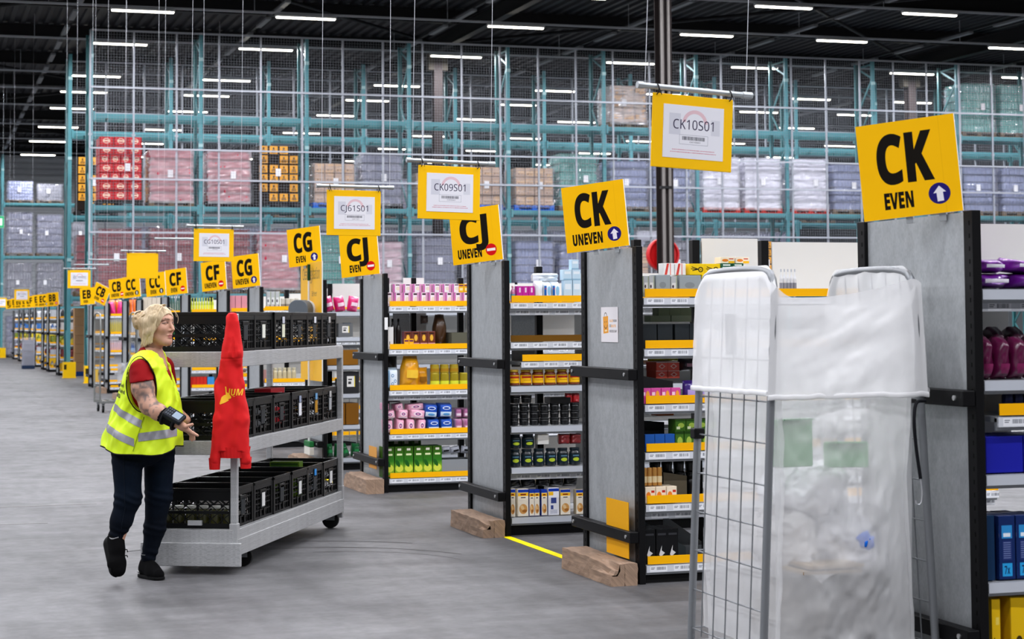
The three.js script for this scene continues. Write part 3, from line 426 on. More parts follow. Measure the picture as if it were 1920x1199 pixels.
// n alike things side by side on a shelf: x is the left end from the shelving's end panel, w the width of each, y their base above the shelf
function goods(face, sh, kind, desc, x, w, h, n = 1, q = {}) {
  const f = FACES[face], z0 = q.z ?? 0.015, d = Math.min(q.d ?? Math.min(0.3, w), 0.4 - z0), above = f.shelves[sh - 1]; if (above) h = Math.min(h, above - 0.062 - f.shelves[sh] - (q.y ?? 0)); const key = kind + [w, h, d].map((v) => v.toFixed(3)) + JSON.stringify({ ...q, z: 0, y: 0, r: 0, tilt: 0, lie: 0, gap: 0 });
  const id = face + sh + desc, from = rowCount.get(id) ?? 0; rowCount.set(id, from + n);
  for (let i = 0; i < n; i++) {
    const pos = [ENDX + x + (w + (q.gap ?? 0)) * (i + 0.5), f.shelves[sh] + 0.001 + (q.y ?? 0), f.z - 0.035 - z0 - d / 2];
    const total = from + i, label = `${desc}, ${q.solo ? '' : (ORD[total] ?? 'later') + ' along '}${SHELFWORD[sh]} shelf ${f.phrase}`, group = n > 1 ? `${desc}s on one shelf` : undefined;
    let o = protos.get(key);
    if (!o) { o = thing(NAMEOF[kind], label, CATOF[kind], pos, 0, group); KIND[kind](o, w, h, d, q); protos.set(key, o); }
    else { o = dup(o, pos, 0, label); o.userData.group = group; if (!group) delete o.userData.group; o.name = o.name; }
    o.rotation.set(q.lie ? -Math.PI / 2 + 0.2 : 0, (q.r ?? 0) + (q.r === 0 ? 0 : rr(-0.05, 0.05)), (q.tilt ?? 0) * (rnd() - 0.5) * 2);
  }
}

// ---------- the shelving rows and what stands on them ----------
gondola('CKe', -6.61, 'under CK EVEN sign', 2.4, [[1.664,0,2],[1.297,0,1],[1.15,1,1,0.09],[0.918,0,1],[0.49,0,1],[0.1,0,0]], { full: true,backs: [[0.02, 0.45, 0.95, 1.24], [0.02, 0.45, 1.35, 1.6], [0.1, 0.6, 1.7, 1.95], [0.75, 2.3, 1.7, 2.0]],posts: [0.15, 0.68, 1.3, 1.9],spine: 1.95 });
gondola('CKu', -10.3, 'under CK UNEVEN sign', 2.4, [[1.68,1,1],[1.375,1,1],[1.049,1,1],[0.768,1,1],[0.464,1,2],[0.11,1,1]], { full: true,backs: [[0.02, 0.15, 1.7, 1.95], [0.02, 0.15, 0.9, 1.62, 1], [0.62, 1.0, 1.7, 2.05], [1.1, 1.75, 1.7, 2.03], [1.8, 2.3, 1.7, 2.03]],posts: [0.19, 0.58, 1.05, 1.78],spine: 2.04 });
gondola('CJu', -12.9, 'under CJ UNEVEN sign', 2.2, [[1.677,1,2],[1.39,2,1],[1.25,1,1,0.11],[1.075,0,1],[0.785,0,1],[0.49,0,2],[0.133,0,1]], { full: true,backs: [[0.2, 0.38, 1.2, 1.62, 1], [0.7, 2.1, 0.2, 1.9]],posts: [0.16, 0.42, 1.1],bars: [0.25, 1.2] });
gondola('CJe', -16.55, 'under CJ EVEN sign', 2.2, [[1.68,1,1],[1.29,1,1],[0.918,1,2],[0.521,1,1],[0.126,1,1]], { full: true,backs: [[0.2, 0.36, 1.3, 1.62, 1], [0.42, 0.52, 1.3, 1.62], [0.9, 2.1, 0.2, 1.9], [0.3, 0.5, 1.72, 1.95]],posts: [0.14, 0.4, 0.86] });
gondola('CGe', -19.2, 'under CG EVEN sign', 2.2, [[1.65,0,1],[1.385,0,1],[1.09,0,1],[0.796,0,1],[0.47,0,1],[0.13,0,1]], { backs: [[0.08, 0.16, 1.7, 1.9], [0.2, 0.5, 1.7, 1.95], [0.5, 2.0, 0.2, 1.95]],posts: [0.17, 0.7],bars: [0.24] });
gondola('CGu', -22.93, 'under CG UNEVEN sign', 2.2, [[1.69,1,1],[1.3,1,1],[0.8,1,1],[0.45,1,1],[0.13,1,1]], { backs: [[0.45, 2.0, 0.2, 1.9]],posts: [0.42, 0.9] });
gondola('CFu', -25.5, 'under CF UNEVEN sign', 2.2, [[1.69,1,1],[1.3,1,1],[0.8,1,1],[0.45,1,1],[0.13,1,1]], { backs: [[0.45, 2.0, 0.2, 1.9]],posts: [0.42, 0.9] });
gondola('CFe', -29.3, 'under CF EVEN sign', 2.2, [[1.7,1,1],[1.25,1,1],[0.8,1,1],[0.53,1,1],[0.13,1,1]], { backs: [[0.45, 2.0, 0.2, 1.9]],posts: [0.42, 0.9] });
gondola('CCe', -31.84, 'under CC EVEN sign', 2.2, [[1.7,1,1],[1.25,1,1],[0.8,1,1],[0.45,1,1],[0.13,1,1]], { backs: [[0.45, 2.0, 0.2, 1.9]],posts: [0.42, 0.9] });
gondola('CCu', -35.66, 'under CC UNEVEN sign', 2.2, [[1.7,1,1],[1.25,1,1],[0.8,1,1],[0.45,1,1],[0.13,1,1]], { backs: [[0.45, 2.0, 0.2, 1.9]],posts: [0.42, 0.9] });
gondola('CBu', -38.17, 'under CB UNEVEN sign', 2.2, [[1.7,1,1],[1.3,1,1],[0.9,1,1],[0.5,1,1],[0.13,1,1]], { backs: [[0.45, 2.0, 0.2, 1.9]],posts: [0.42, 0.9] });
gondola('CBe', -41.98, 'under tilted CB EVEN sign', 2.2, [[1.7,1,1],[1.3,1,1],[0.9,1,1],[0.5,1,1],[0.13,1,1]], { backs: [[0.45, 2.0, 0.2, 1.9]],posts: [0.42, 0.9] });
goods('CJe', 0, 'carton', 'pink and white tea carton', 0.023, 0.081, 0.126, 10, { c: 0xd9a7c4,p: 'pinkwhite' });
goods('CJe', 0, 'carton', 'upper pink and white carton', 0.093, 0.089, 0.078, 7, { c: 0xe0b4c8,p: 'pinkwhite',gap: 0.004,y: 0.126 });
goods('CJe', 0, 'carton', 'yellow and pink carton', 0.719, 0.051, 0.079, 2, { c: 0xf2b21c,p: 'yellowpink',y: 0.125 });
goods('CJe', 1, 'carton', 'white printed card box', 0.013, 0.090, 0.202, 1, { c: 0xe6e4de,p: 'whitecard',solo: 1,d: 0.02 });
goods('CJe', 1, 'carton', 'brown and pink pack', 0.198, 0.074, 0.160, 4, { c: 0x8a5560,p: 'brownpack',r: 0.1 });
goods('CJe', 1, 'carton', 'yellow snack carton', 0.198, 0.045, 0.093, 2, { c: 0xf2b21c,p: 'yellowpink',z: 0.0,d: 0.02 });
goods('CJe', 1, 'bottle', 'dark brown bottle', 0.118, 0.055, 0.278, 2, { c: 0x231612,lid: 0x111111,z: 0.2 });
goods('CJe', 1, 'bag', 'shiny brown paper bag', 0.505, 0.142, 0.315, 1, { c: 0x4a2c0c,s: 3,solo: 1,pinch: 0.4,z: 0.1 });
goods('CJe', 1, 'bag', 'small shiny brown bag', 0.399, 0.076, 0.078, 1, { c: 0x3c2410,s: 5,solo: 1,z: 0.15,y: 0.228 });
goods('CJe', 1, 'tray', 'grey metal tray', 0.647, 0.194, 0.147, 1, { c: 0x5c5b4c,solo: 1,d: 0.3 });
goods('CJe', 2, 'pack', 'blue and white tissue pack', 0.013, 0.140, 0.206, 1, { c: 0xc9dcea,p: 'tissue',solo: 1,d: 0.2 });
goods('CJe', 2, 'bag', 'big yellow crisp bag', 0.173, 0.191, 0.310, 1, { c: 0xf0a80e,l: 0xf6c63c,s: 4,solo: 1,tilt: 0.12,pinch: 0.3 });
goods('CJe', 2, 'bag', 'small yellow crisp bag', 0.324, 0.121, 0.202, 1, { c: 0xe29a10,l: 0x8a5a10,s: 8,solo: 1,z: 0.05 });
goods('CJe', 2, 'can', 'yellow green can', 0.455, 0.092, 0.149, 4, { c: 0xa8961c,l: 0xd7e03c,d: 0.09 });
goods('CJe', 2, 'can', 'upper yellow green can', 0.455, 0.091, 0.078, 3, { c: 0xb29a24,l: 0xa87c18,y: 0.15 });
goods('CJe', 2, 'bag', 'dark brown bag', 0.053, 0.160, 0.350, 1, { c: 0x1f1208,s: 9,solo: 1,z: 0.24 });
goods('CJe', 3, 'pack', 'pink toilet roll pack lowest', 0.013, 0.090, 0.136, 1, { c: 0xe0a2b8,p: 'rollpink',s: 1,tilt: 0.1,d: 0.16 });
goods('CJe', 3, 'pack', 'pink toilet roll pack lowest', 0.113, 0.085, 0.143, 1, { c: 0xe0a2b8,p: 'rollpink',s: 2,tilt: 0.1,d: 0.16 });
goods('CJe', 3, 'pack', 'pink toilet roll pack lowest', 0.213, 0.090, 0.141, 1, { c: 0xe0a2b8,p: 'rollpink',s: 3,tilt: 0.1,d: 0.16 });
goods('CJe', 3, 'pack', 'pink toilet roll pack lowest', 0.313, 0.086, 0.139, 1, { c: 0xe0a2b8,p: 'rollpink',s: 4,tilt: 0.1,d: 0.16 });
goods('CJe', 3, 'pack', 'pink toilet roll pack middle', 0.023, 0.110, 0.082, 1, { c: 0xe0a2b8,p: 'rollpink',s: 5,tilt: 0.25,d: 0.16,y: 0.135 });
goods('CJe', 3, 'pack', 'pink toilet roll pack middle', 0.133, 0.110, 0.092, 1, { c: 0xe0a2b8,p: 'rollpink',s: 6,tilt: 0.25,d: 0.16,y: 0.133 });
goods('CJe', 3, 'pack', 'pink toilet roll pack middle', 0.243, 0.161, 0.092, 1, { c: 0xe0a2b8,p: 'rollpink',s: 7,tilt: 0.25,d: 0.16,y: 0.13 });
goods('CJe', 3, 'pack', 'pink toilet roll pack upper', 0.013, 0.060, 0.072, 1, { c: 0xd98fae,p: 'rollpink',s: 9,tilt: 0.3,d: 0.16,z: 0.06,y: 0.213 });
goods('CJe', 3, 'pack', 'pink toilet roll pack upper', 0.123, 0.090, 0.068, 1, { c: 0xd98fae,p: 'rollpink',s: 10,tilt: 0.3,d: 0.16,z: 0.06,y: 0.21 });
goods('CJe', 3, 'pack', 'pink toilet roll pack upper', 0.233, 0.181, 0.068, 1, { c: 0xdfa3b6,p: 'rollpink',s: 11,tilt: 0.3,d: 0.16,z: 0.06,y: 0.207 });
goods('CJe', 3, 'pack', 'dark plum wrapped pack', 0.033, 0.190, 0.058, 1, { c: 0x4a2438,s: 3,solo: 1,z: 0.15,d: 0.2,y: 0.279 });
goods('CJe', 3, 'pack', 'blue paper towel pack', 0.409, 0.129, 0.135, 2, { c: 0x2c5cb4,p: 'rollblue',d: 0.2 });
goods('CJe', 3, 'pack', 'upper blue paper towel pack', 0.379, 0.139, 0.136, 2, { c: 0x1f4fb0,p: 'rollblue',d: 0.2,tilt: 0.08,y: 0.135 });
goods('CJe', 3, 'pack', 'mauve wrapped pack', 0.678, 0.077, 0.130, 2, { c: 0xc99ab4,p: 'mauve',d: 0.18 });
goods('CJe', 3, 'pack', 'upper mauve wrapped pack', 0.688, 0.072, 0.093, 2, { c: 0xa06a8c,p: 'mauve',d: 0.18,z: 0.05,y: 0.13 });
goods('CJe', 4, 'carton', 'green tea carton', 0.013, 0.088, 0.280, 6, { c: 0x2f5c14,p: 'tea',d: 0.2,gap: 0.003 });
goods('CJe', 4, 'carton', 'dark green tea carton behind', 0.033, 0.095, 0.368, 4, { c: 0x24420f,p: 'tea',d: 0.1,z: 0.22 });
goods('CJe', 4, 'bag', 'black and white bag', 0.556, 0.095, 0.068, 3, { c: 0xb9bcc6,l: 0x121214,s: 6,z: 0.03,tilt: 0.3,y: 0.2 });
goods('CJe', 4, 'tray', 'grey tray holding bags', 0.556, 0.286, 0.107, 1, { c: 0x8b8f92,solo: 1,d: 0.25,y: 0.045 });
goods('CJu', 0, 'bottle', 'pink spray bottle with blue base', 0.064, 0.041, 0.118, 1, { c: 0xd38ab0,lid: 0xe6a0b4,l: 0x5ab0c8,solo: 1 });
goods('CJu', 0, 'carton', 'magenta box', 0.108, 0.046, 0.117, 3, { c: 0xc32a9c,p: 'magenta' });
goods('CJu', 0, 'bottle', 'white cleaner bottle', 0.129, 0.057, 0.148, 1, { c: 0xe6e8ec,lid: 0x2a2a2c,solo: 1,z: 0.15 });
goods('CJu', 0, 'pack', 'white tissue pack', 0.247, 0.070, 0.156, 1, { c: 0xeef2f6,s: 2,solo: 1 });
goods('CJu', 0, 'pack', 'blue and white tissue pack', 0.308, 0.070, 0.152, 2, { c: 0xe3eef6,p: 'bluewhite',d: 0.15 });
goods('CJu', 0, 'pack', 'big white tissue pack', 0.276, 0.189, 0.062, 1, { c: 0xe9f1f8,s: 7,solo: 1,d: 0.2,z: 0.06,y: 0.152 });
goods('CJu', 0, 'carton', 'pale blue carton', 0.473, 0.066, 0.160, 2, { c: 0xc2dbea,p: 'lightblue' });
goods('CJu', 0, 'carton', 'upper pale blue carton', 0.465, 0.070, 0.078, 2, { c: 0xc2dbea,p: 'lightblue',y: 0.16 });
goods('CJu', 0, 'carton', 'topmost pale blue carton', 0.531, 0.058, 0.074, 1, { c: 0xb9d5e8,p: 'lightblue',solo: 1,y: 0.238 });
goods('CJu', 3, 'jar', 'jar with yellow label', 0.048, 0.093, 0.146, 6, { c: 0x7a3410,p: 'jarlabel',lid: 0xd6b13a });
goods('CJu', 4, 'tub', 'black food tub row lowest', 0.052, 0.078, 0.053, 7, { c: 0x101113,lid: 0x1c1e20 });
goods('CJu', 4, 'tub', 'black food tub row middle', 0.052, 0.078, 0.054, 7, { c: 0x101113,lid: 0x1c1e20,y: 0.05 });
goods('CJu', 4, 'tub', 'black food tub row upper', 0.052, 0.078, 0.054, 7, { c: 0x101113,lid: 0x1c1e20,y: 0.104 });
goods('CJu', 4, 'tub', 'black food tub topmost', 0.060, 0.087, 0.058, 2, { c: 0x0c0d0e,y: 0.161 });
goods('CJu', 4, 'carton', 'black carton', 0.362, 0.161, 0.043, 1, { c: 0x0e0e0f,solo: 1,y: 0.155 });
goods('CJu', 4, 'pack', 'bright red packet', 0.485, 0.056, 0.097, 2, { c: 0xc9202a,s: 3,z: 0.03,y: 0.153 });
goods('CJu', 5, 'jar', 'dark teal jar with green print', 0.052, 0.092, 0.125, 6, { c: 0x0e1a20,p: 'tealjar',lid: 0x16242c });
goods('CJu', 5, 'jar', 'upper dark teal jar', 0.052, 0.100, 0.107, 2, { c: 0x0e1a20,p: 'tealjar',lid: 0x16242c,y: 0.13 });
goods('CJu', 5, 'carton', 'white open carton', 0.263, 0.086, 0.073, 1, { c: 0xd8d6d0,solo: 1,y: 0.156 });
goods('CJu', 5, 'pack', 'red snack packet', 0.432, 0.087, 0.077, 2, { c: 0x8c1f22,s: 5,y: 0.151 });
goods('CJu', 6, 'carton', 'waffle carton with blue top', 0.048, 0.041, 0.199, 1, { c: 0xefe6d4,p: 'waffle',solo: 1,d: 0.06 });
goods('CJu', 6, 'carton', 'cream waffle carton', 0.104, 0.085, 0.196, 1, { c: 0xefe6d4,p: 'waffle',solo: 1,d: 0.06 });
goods('CJu', 6, 'carton', 'narrow waffle carton', 0.194, 0.039, 0.189, 2, { c: 0x12379f,p: 'waffle',d: 0.06 });
goods('CJu', 6, 'carton', 'waffle carton beside white pack', 0.284, 0.045, 0.187, 1, { c: 0x12379f,p: 'waffle',solo: 1,d: 0.06 });
goods('CJu', 6, 'carton', 'white backed waffle carton', 0.337, 0.086, 0.196, 1, { c: 0xe8e8ee,p: 'waffleback',solo: 1,d: 0.06 });
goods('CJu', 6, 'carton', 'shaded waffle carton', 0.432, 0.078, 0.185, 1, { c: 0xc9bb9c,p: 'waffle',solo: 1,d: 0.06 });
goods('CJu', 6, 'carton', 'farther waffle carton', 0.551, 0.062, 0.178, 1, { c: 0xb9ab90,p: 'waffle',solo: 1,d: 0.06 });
goods('CJu', 6, 'bag', 'black pouch lying above cartons', 0.064, 0.108, 0.065, 5, { c: 0x0c0d10,s: 4,z: 0.09,tilt: 0.2,y: 0.201 });
goods('CKu', 0, 'carton', 'small grey printed box', 0.029, 0.035, 0.125, 3, { c: 0xb9bcbc,p: 'greybox' });
goods('CKu', 0, 'carton', 'plain grey box', 0.138, 0.099, 0.131, 1, { c: 0x9aa3a6,p: 'greyplain',solo: 1 });
goods('CKu', 0, 'carton', 'small white printed box', 0.240, 0.041, 0.122, 1, { c: 0xd8d6d2,p: 'greybox',solo: 1 });
goods('CKu', 0, 'carton', 'wide grey box', 0.288, 0.148, 0.128, 1, { c: 0x9aa3a6,p: 'greyplain',solo: 1 });
goods('CKu', 0, 'carton', 'yellow box standing upright', 0.440, 0.048, 0.131, 1, { c: 0xf7e014,p: 'yellowblack',solo: 1 });
goods('CKu', 0, 'carton', 'dark green box behind film', 0.495, 0.059, 0.131, 1, { c: 0x15583c,p: 'greenwhite',solo: 1 });
goods('CKu', 0, 'carton', 'white and red carton', 0.199, 0.074, 0.070, 2, { c: 0xf0eeea,p: 'whitered',z: 0.04,y: 0.131 });
goods('CKu', 0, 'carton', 'yellow and black carton', 0.357, 0.104, 0.067, 2, { c: 0xf7cf14,p: 'yellowblack',z: 0.02,d: 0.2,y: 0.131 });
goods('CKu', 0, 'carton', 'green and white carton', 0.571, 0.075, 0.071, 2, { c: 0x15583c,p: 'greenwhite',z: 0.03,y: 0.131 });
goods('CKu', 0, 'carton', 'orange and white carton', 0.592, 0.095, 0.039, 2, { c: 0xf2e2d8,p: 'orangewhite',z: 0.08,y: 0.202 });
goods('CKu', 0, 'carton', 'white carton with barcode', 0.722, 0.070, 0.045, 1, { c: 0xeeebe6,p: 'label',solo: 1,y: 0.132 });
goods('CKu', 0, 'bottle', 'small white bottle', 0.955, 0.023, 0.167, 5, { c: 0xdfe0e2,lid: 0xb9bcc4,l: 0x8a8d98 });
goods('CKu', 1, 'carton', 'dark slate box', 0.049, 0.098, 0.144, 4, { c: 0x23282b,d: 0.18,gap: 0.004 });
goods('CKu', 1, 'carton', 'orange and white box', 0.453, 0.066, 0.111, 1, { c: 0xf0e0d8,p: 'orangewhite',solo: 1 });
goods('CKu', 1, 'carton', 'pale green carton at the back', 0.209, 0.138, 0.038, 2, { c: 0xa9b596,z: 0.28,d: 0.1,y: 0.156 });
goods('CKu', 1, 'carton', 'upper pale green carton', 0.264, 0.074, 0.048, 3, { c: 0x8d9a78,z: 0.28,d: 0.1,y: 0.194 });
goods('CKu', 2, 'board', 'slanted dark grey divider', 0.053, 0.259, 0.171, 1, { c: 0x3a3c3e,solo: 1,cut: 0.72,z: 0.05 });
goods('CKu', 2, 'carton', 'small pink bar box', 0.036, 0.063, 0.092, 4, { c: 0xd653a0,p: 'pinkbar',d: 0.03,z: 0.0 });
goods('CKu', 2, 'bag', 'purple sweets bag', 0.315, 0.098, 0.132, 2, { c: 0x3a1f78,l: 0xb9a4e4,s: 6,d: 0.06 });
goods('CKu', 2, 'carton', 'red patterned tea box', 0.209, 0.079, 0.047, 2, { c: 0xe0604e,p: 'redtile',z: 0.2,d: 0.15,y: 0.141 });
goods('CKu', 2, 'carton', 'upper red patterned tea box', 0.209, 0.079, 0.051, 2, { c: 0xe0604e,p: 'redtile',z: 0.2,d: 0.15,y: 0.188 });
goods('CKu', 2, 'jar', 'small honey coloured jar', 0.032, 0.054, 0.063, 2, { c: 0x8a4d10,lid: 0xc9a04a,z: 0.25,y: 0.175 });
goods('CKu', 2, 'bag', 'neon yellow green bag', 0.209, 0.282, 0.051, 1, { c: 0xd6e010,s: 2,solo: 1,z: 0.3,d: 0.2,y: 0.241 });
goods('CKu', 2, 'bag', 'black patterned packet', 0.360, 0.138, 0.083, 1, { c: 0x17141a,l: 0xb08a94,s: 3,solo: 1,z: 0.15,y: 0.183 });
goods('CKu', 3, 'board', 'slanted black divider', 0.046, 0.208, 0.179, 1, { c: 0x17191b,solo: 1,cut: 0.9,z: 0.08 });
goods('CKu', 3, 'carton', 'small blue box', 0.059, 0.064, 0.100, 3, { c: 0x1f57a8,d: 0.05,z: 0.01 });
goods('CKu', 3, 'carton', 'green herb carton', 0.257, 0.056, 0.116, 5, { c: 0x3e6a1e,p: 'greenpack',d: 0.12 });
goods('CKu', 3, 'carton', 'upper green herb carton', 0.264, 0.068, 0.066, 4, { c: 0x4c7a26,p: 'greenpack',d: 0.12,z: 0.03,y: 0.116 });
goods('CKu', 3, 'carton', 'orange and red carton at the back', 0.237, 0.110, 0.044, 1, { c: 0xc9683c,solo: 1,z: 0.25,d: 0.1,y: 0.195 });
goods('CKu', 4, 'can', 'orange cream dessert can', 0.046, 0.032, 0.106, 4, { c: 0xc78f45,l: 0xefd8a8,y: 0.102 });
goods('CKu', 4, 'carton', 'flat white and orange carton', 0.049, 0.068, 0.097, 3, { c: 0xf2e2c8,p: 'orangewhite',d: 0.15,z: 0.0 });
goods('CKu', 4, 'tub', 'black coffee capsule tub', 0.100, 0.077, 0.165, 5, { c: 0x0e0e10,lid: 0x151517,z: 0.2 });
goods('CKu', 4, 'tub', 'upper black coffee capsule tub', 0.175, 0.077, 0.082, 4, { c: 0x0e0e10,lid: 0x151517,z: 0.2,y: 0.164 });
goods('CKu', 4, 'board', 'beige grey divider', 0.216, 0.151, 0.171, 1, { c: 0x5c5444,solo: 1,cut: 0.85,z: 0.04 });
goods('CKu', 4, 'carton', 'orange topped carton', 0.360, 0.062, 0.038, 2, { c: 0xe0a458,p: 'orangecream',z: 0.28,d: 0.1,y: 0.237 });
goods('CKu', 5, 'carton', 'black box with white logo', 0.049, 0.074, 0.201, 3, { c: 0x0e0f11,p: 'blacklogo',d: 0.2 });
goods('CKu', 5, 'board', 'long slanted grey divider', 0.114, 0.329, 0.250, 1, { c: 0x50585a,solo: 1,cut: 0.2,z: 0.24 });
goods('CKu', 5, 'board', 'second slanted grey divider', 0.305, 0.256, 0.250, 1, { c: 0x6a6e70,solo: 1,cut: 0.3,z: 0.3 });
goods('CKu', 5, 'carton', 'dark red box', 0.485, 0.076, 0.196, 1, { c: 0x3c1210,solo: 1,z: 0.03 });
goods('CKe', 0, 'bag', 'purple and white bag lying flat', 0.038, 0.200, 0.064, 2, { c: 0x6a1a8c,l: 0xe6e2ea,s: 3,d: 0.3,sq: 1.4 });
goods('CKe', 0, 'bag', 'upper purple and white bag', 0.058, 0.152, 0.057, 2, { c: 0x7a1f96,l: 0xdfe0e4,s: 8,d: 0.22,tilt: 0.15,y: 0.064 });
goods('CKe', 1, 'bag', 'tied magenta sweets bag', 0.053, 0.077, 0.171, 4, { c: 0x5a0d3a,s: 5,pinch: 0.35,d: 0.12,l: 0x8a2a5c,ly: 0.12,sq: 1.6 });
goods('CKe', 1, 'bag', 'rear tied magenta bag', 0.088, 0.096, 0.209, 3, { c: 0x48092e,s: 7,pinch: 0.4,d: 0.12,z: 0.15,sq: 1.6 });
goods('CKe', 2, 'can', 'dark blue can', 0.167, 0.049, 0.096, 4, { c: 0x10183c,l: 0x1c3a6c });
goods('CKe', 3, 'carton', 'large royal blue box', 0.068, 0.179, 0.147, 2, { c: 0x1a1fa0,d: 0.25 });
goods('CKe', 4, 'carton', 'blue dishwasher tablet box', 0.117, 0.078, 0.255, 2, { c: 0x10285e,p: 'bluedet',gap: 0.006,d: 0.2 });
goods('CKe', 4, 'carton', 'blue dishwasher tablet box further', 0.286, 0.076, 0.249, 2, { c: 0x10285e,p: 'bluedet',gap: 0.006,d: 0.2 });
goods('CKe', 4, 'carton', 'dark blue box at the edge', 0.058, 0.049, 0.259, 1, { c: 0x0f3052,solo: 1,d: 0.2 });
goods('CKe', 5, 'carton', 'yellow coffee carton', 0.075, 0.042, 0.316, 1, { c: 0xe6b90c,p: 'yellowcoffee',solo: 1,d: 0.2 });
goods('CKe', 5, 'carton', 'large yellow coffee carton', 0.152, 0.143, 0.321, 2, { c: 0xc79d0a,p: 'yellowcoffee',gap: 0.01,d: 0.25 });
goods('CGe', 0, 'bag', 'pink and white sweets bag', 0.033, 0.118, 0.159, 3, { c: 0xd6186e,l: 0xf0d6e2,s: 4,tilt: 0.3,d: 0.14 });
goods('CGe', 1, 'tray', 'grey tray with white label', 0.181, 0.148, 0.140, 1, { c: 0x6a6c6e,l: 0x000001,solo: 1,d: 0.25 });
goods('CGe', 1, 'carton', 'blue box behind tray', 0.289, 0.074, 0.145, 1, { c: 0x3d7fb0,solo: 1,z: 0.26,d: 0.1 });
goods('CGe', 2, 'carton', 'long brown cardboard tray', 0.044, 0.171, 0.157, 2, { c: 0x8a5a14,d: 0.3 });
goods('CGe', 3, 'tray', 'dark tray with white label', 0.215, 0.171, 0.222, 1, { c: 0x2a2a2c,l: 0x000001,solo: 1,d: 0.25 });
goods('CGe', 3, 'bag', 'grey clear bag', 0.203, 0.160, 0.144, 1, { c: 0x7f7c76,s: 3,solo: 1,z: 0.3 });
goods('CGe', 4, 'carton', 'brown cardboard tray', 0.101, 0.142, 0.221, 2, { c: 0x7d5012,d: 0.3 });
goods('CGe', 5, 'bag', 'dark green salad bag', 0.044, 0.090, 0.140, 4, { c: 0x0f5a2c,l: 0x2c8a4c,s: 5,tilt: 0.4,d: 0.16 });
goods('CGu', 0, 'carton', 'white and grey carton', 0.088, 0.055, 0.231, 3, { c: 0xcfcfcf,p: 'greybox' });
goods('CGu', 0, 'can', 'white lidded pot', 0.267, 0.058, 0.145, 4, { c: 0xd0cabb,l: 0x8a8478 });
goods('CGu', 2, 'jar', 'pale sauce jar', 0.168, 0.059, 0.179, 5, { c: 0xc9bc94,lid: 0xd8cfae });
goods('CGu', 2, 'carton', 'plain pink carton', 0.022, 0.070, 0.156, 2, { c: 0xb98a84 });
goods('CFu', 0, 'carton', 'large pink carton', 0.038, 0.078, 0.216, 3, { c: 0xd98f98,gap: 0.004 });
goods('CFu', 2, 'bottle', 'brown sauce bottle', 0.038, 0.047, 0.125, 5, { c: 0x5c3418,l: 0xd6c9a0 });
goods('CFe', 0, 'bottle', 'yellow green bottle', 0.031, 0.042, 0.227, 9, { c: 0xb9c41c,lid: 0xd9dc6a,l: 0xdfe23c });
goods('CFe', 3, 'carton', 'bright red carton', 0.022, 0.055, 0.170, 5, { c: 0xc8281c });
goods('CFe', 3, 'carton', 'sky blue carton', 0.304, 0.054, 0.167, 2, { c: 0x3f8fd0 });
goods('CFe', 2, 'bottle', 'white bottle', 0.031, 0.054, 0.189, 7, { c: 0xc9ccd0,lid: 0x5a8a9a });
goods('CCe', 0, 'bottle', 'dark bottle with pale cap', 0.026, 0.039, 0.287, 6, { c: 0x4a6a5c,lid: 0xdfe6e0 });
goods('CCe', 1, 'carton', 'green carton', 0.026, 0.058, 0.324, 4, { c: 0x20502c });
goods('CCe', 2, 'bag', 'dark brown bag', 0.026, 0.077, 0.325, 3, { c: 0x2c1a10,s: 3 });
goods('CCu', 0, 'carton', 'white and beige carton', 0.037, 0.084, 0.321, 4, { c: 0xd9cdb9 });
goods('CCu', 1, 'carton', 'pale beige carton', 0.037, 0.084, 0.310, 4, { c: 0xc9b48c });
goods('CBu', 0, 'pack', 'bright orange pack', 0.050, 0.074, 0.312, 2, { c: 0xf07014,s: 2 });
goods('CBu', 0, 'pack', 'upper white and blue pack', 0.050, 0.074, 0.086, 2, { c: 0xdfe4ee,s: 3,y: 0.334 });
goods('CBu', 1, 'bottle', 'white detergent bottle', 0.050, 0.037, 0.391, 4, { c: 0xd0d2d6,lid: 0x3c3c40 });
goods('CBu', 2, 'bottle', 'blue water bottle', 0.050, 0.037, 0.278, 4, { c: 0x1d4f9c,l: 0x9fc0e6 });
goods('CBe', 0, 'bag', 'hot pink bag', 0.065, 0.127, 0.313, 2, { c: 0xe0287c,s: 2,tilt: 0.2 });
goods('CBe', 0, 'pack', 'orange pack behind pink bags', 0.042, 0.139, 0.348, 2, { c: 0xf07818,s: 3,z: 0.2 });
goods('CBe', 1, 'bottle', 'yellow drink bottle', 0.042, 0.040, 0.384, 7, { c: 0xc9b84a,lid: 0xe6e2c0 });
goods('CBe', 2, 'bottle', 'pink and white bottle', 0.042, 0.040, 0.292, 7, { c: 0xd9b6bc,lid: 0xf0f0f0 });
goods('CBe', 3, 'bottle', 'pale bottle', 0.042, 0.046, 0.059, 6, { c: 0xc4bfc0,lid: 0xe8e8e8 });

// ---------- row signs, hanging location signs, wooden blocks ----------
const signYellow = M(0xffb000, 0.5), foam = M(0xe9e7e0, 0.7);
function arrowSign(c, x, y, r, kind) {
  if (kind === 'up') { ov(c, '#221a6e', x, y, r); c.fillStyle = '#ece8ee'; c.beginPath(); for (const [i, j] of [[0, -0.72], [0.62, -0.1], [0.32, -0.1], [0.36, 0.72], [-0.24, 0.76], [-0.28, -0.06], [-0.58, -0.04]]) c.lineTo(x + i * r, y + j * r); c.fill(); }
  else if (kind === 'bw') { ov(c, '#151515', x, y, r); c.fillStyle = '#e9e6e0'; c.beginPath(); for (const [i, j] of [[0, -0.72], [0.5, -0.1], [0.26, -0.1], [0.3, 0.72], [-0.24, 0.72], [-0.26, -0.1], [-0.5, -0.1]]) c.lineTo(x + i * r, y + j * r); c.fill(); }
  else { ov(c, '#d60c14', x, y, r); rc(c, '#f6efe8', x - r * 0.78, y - r * 0.24, r * 1.56, r * 0.46); }
}
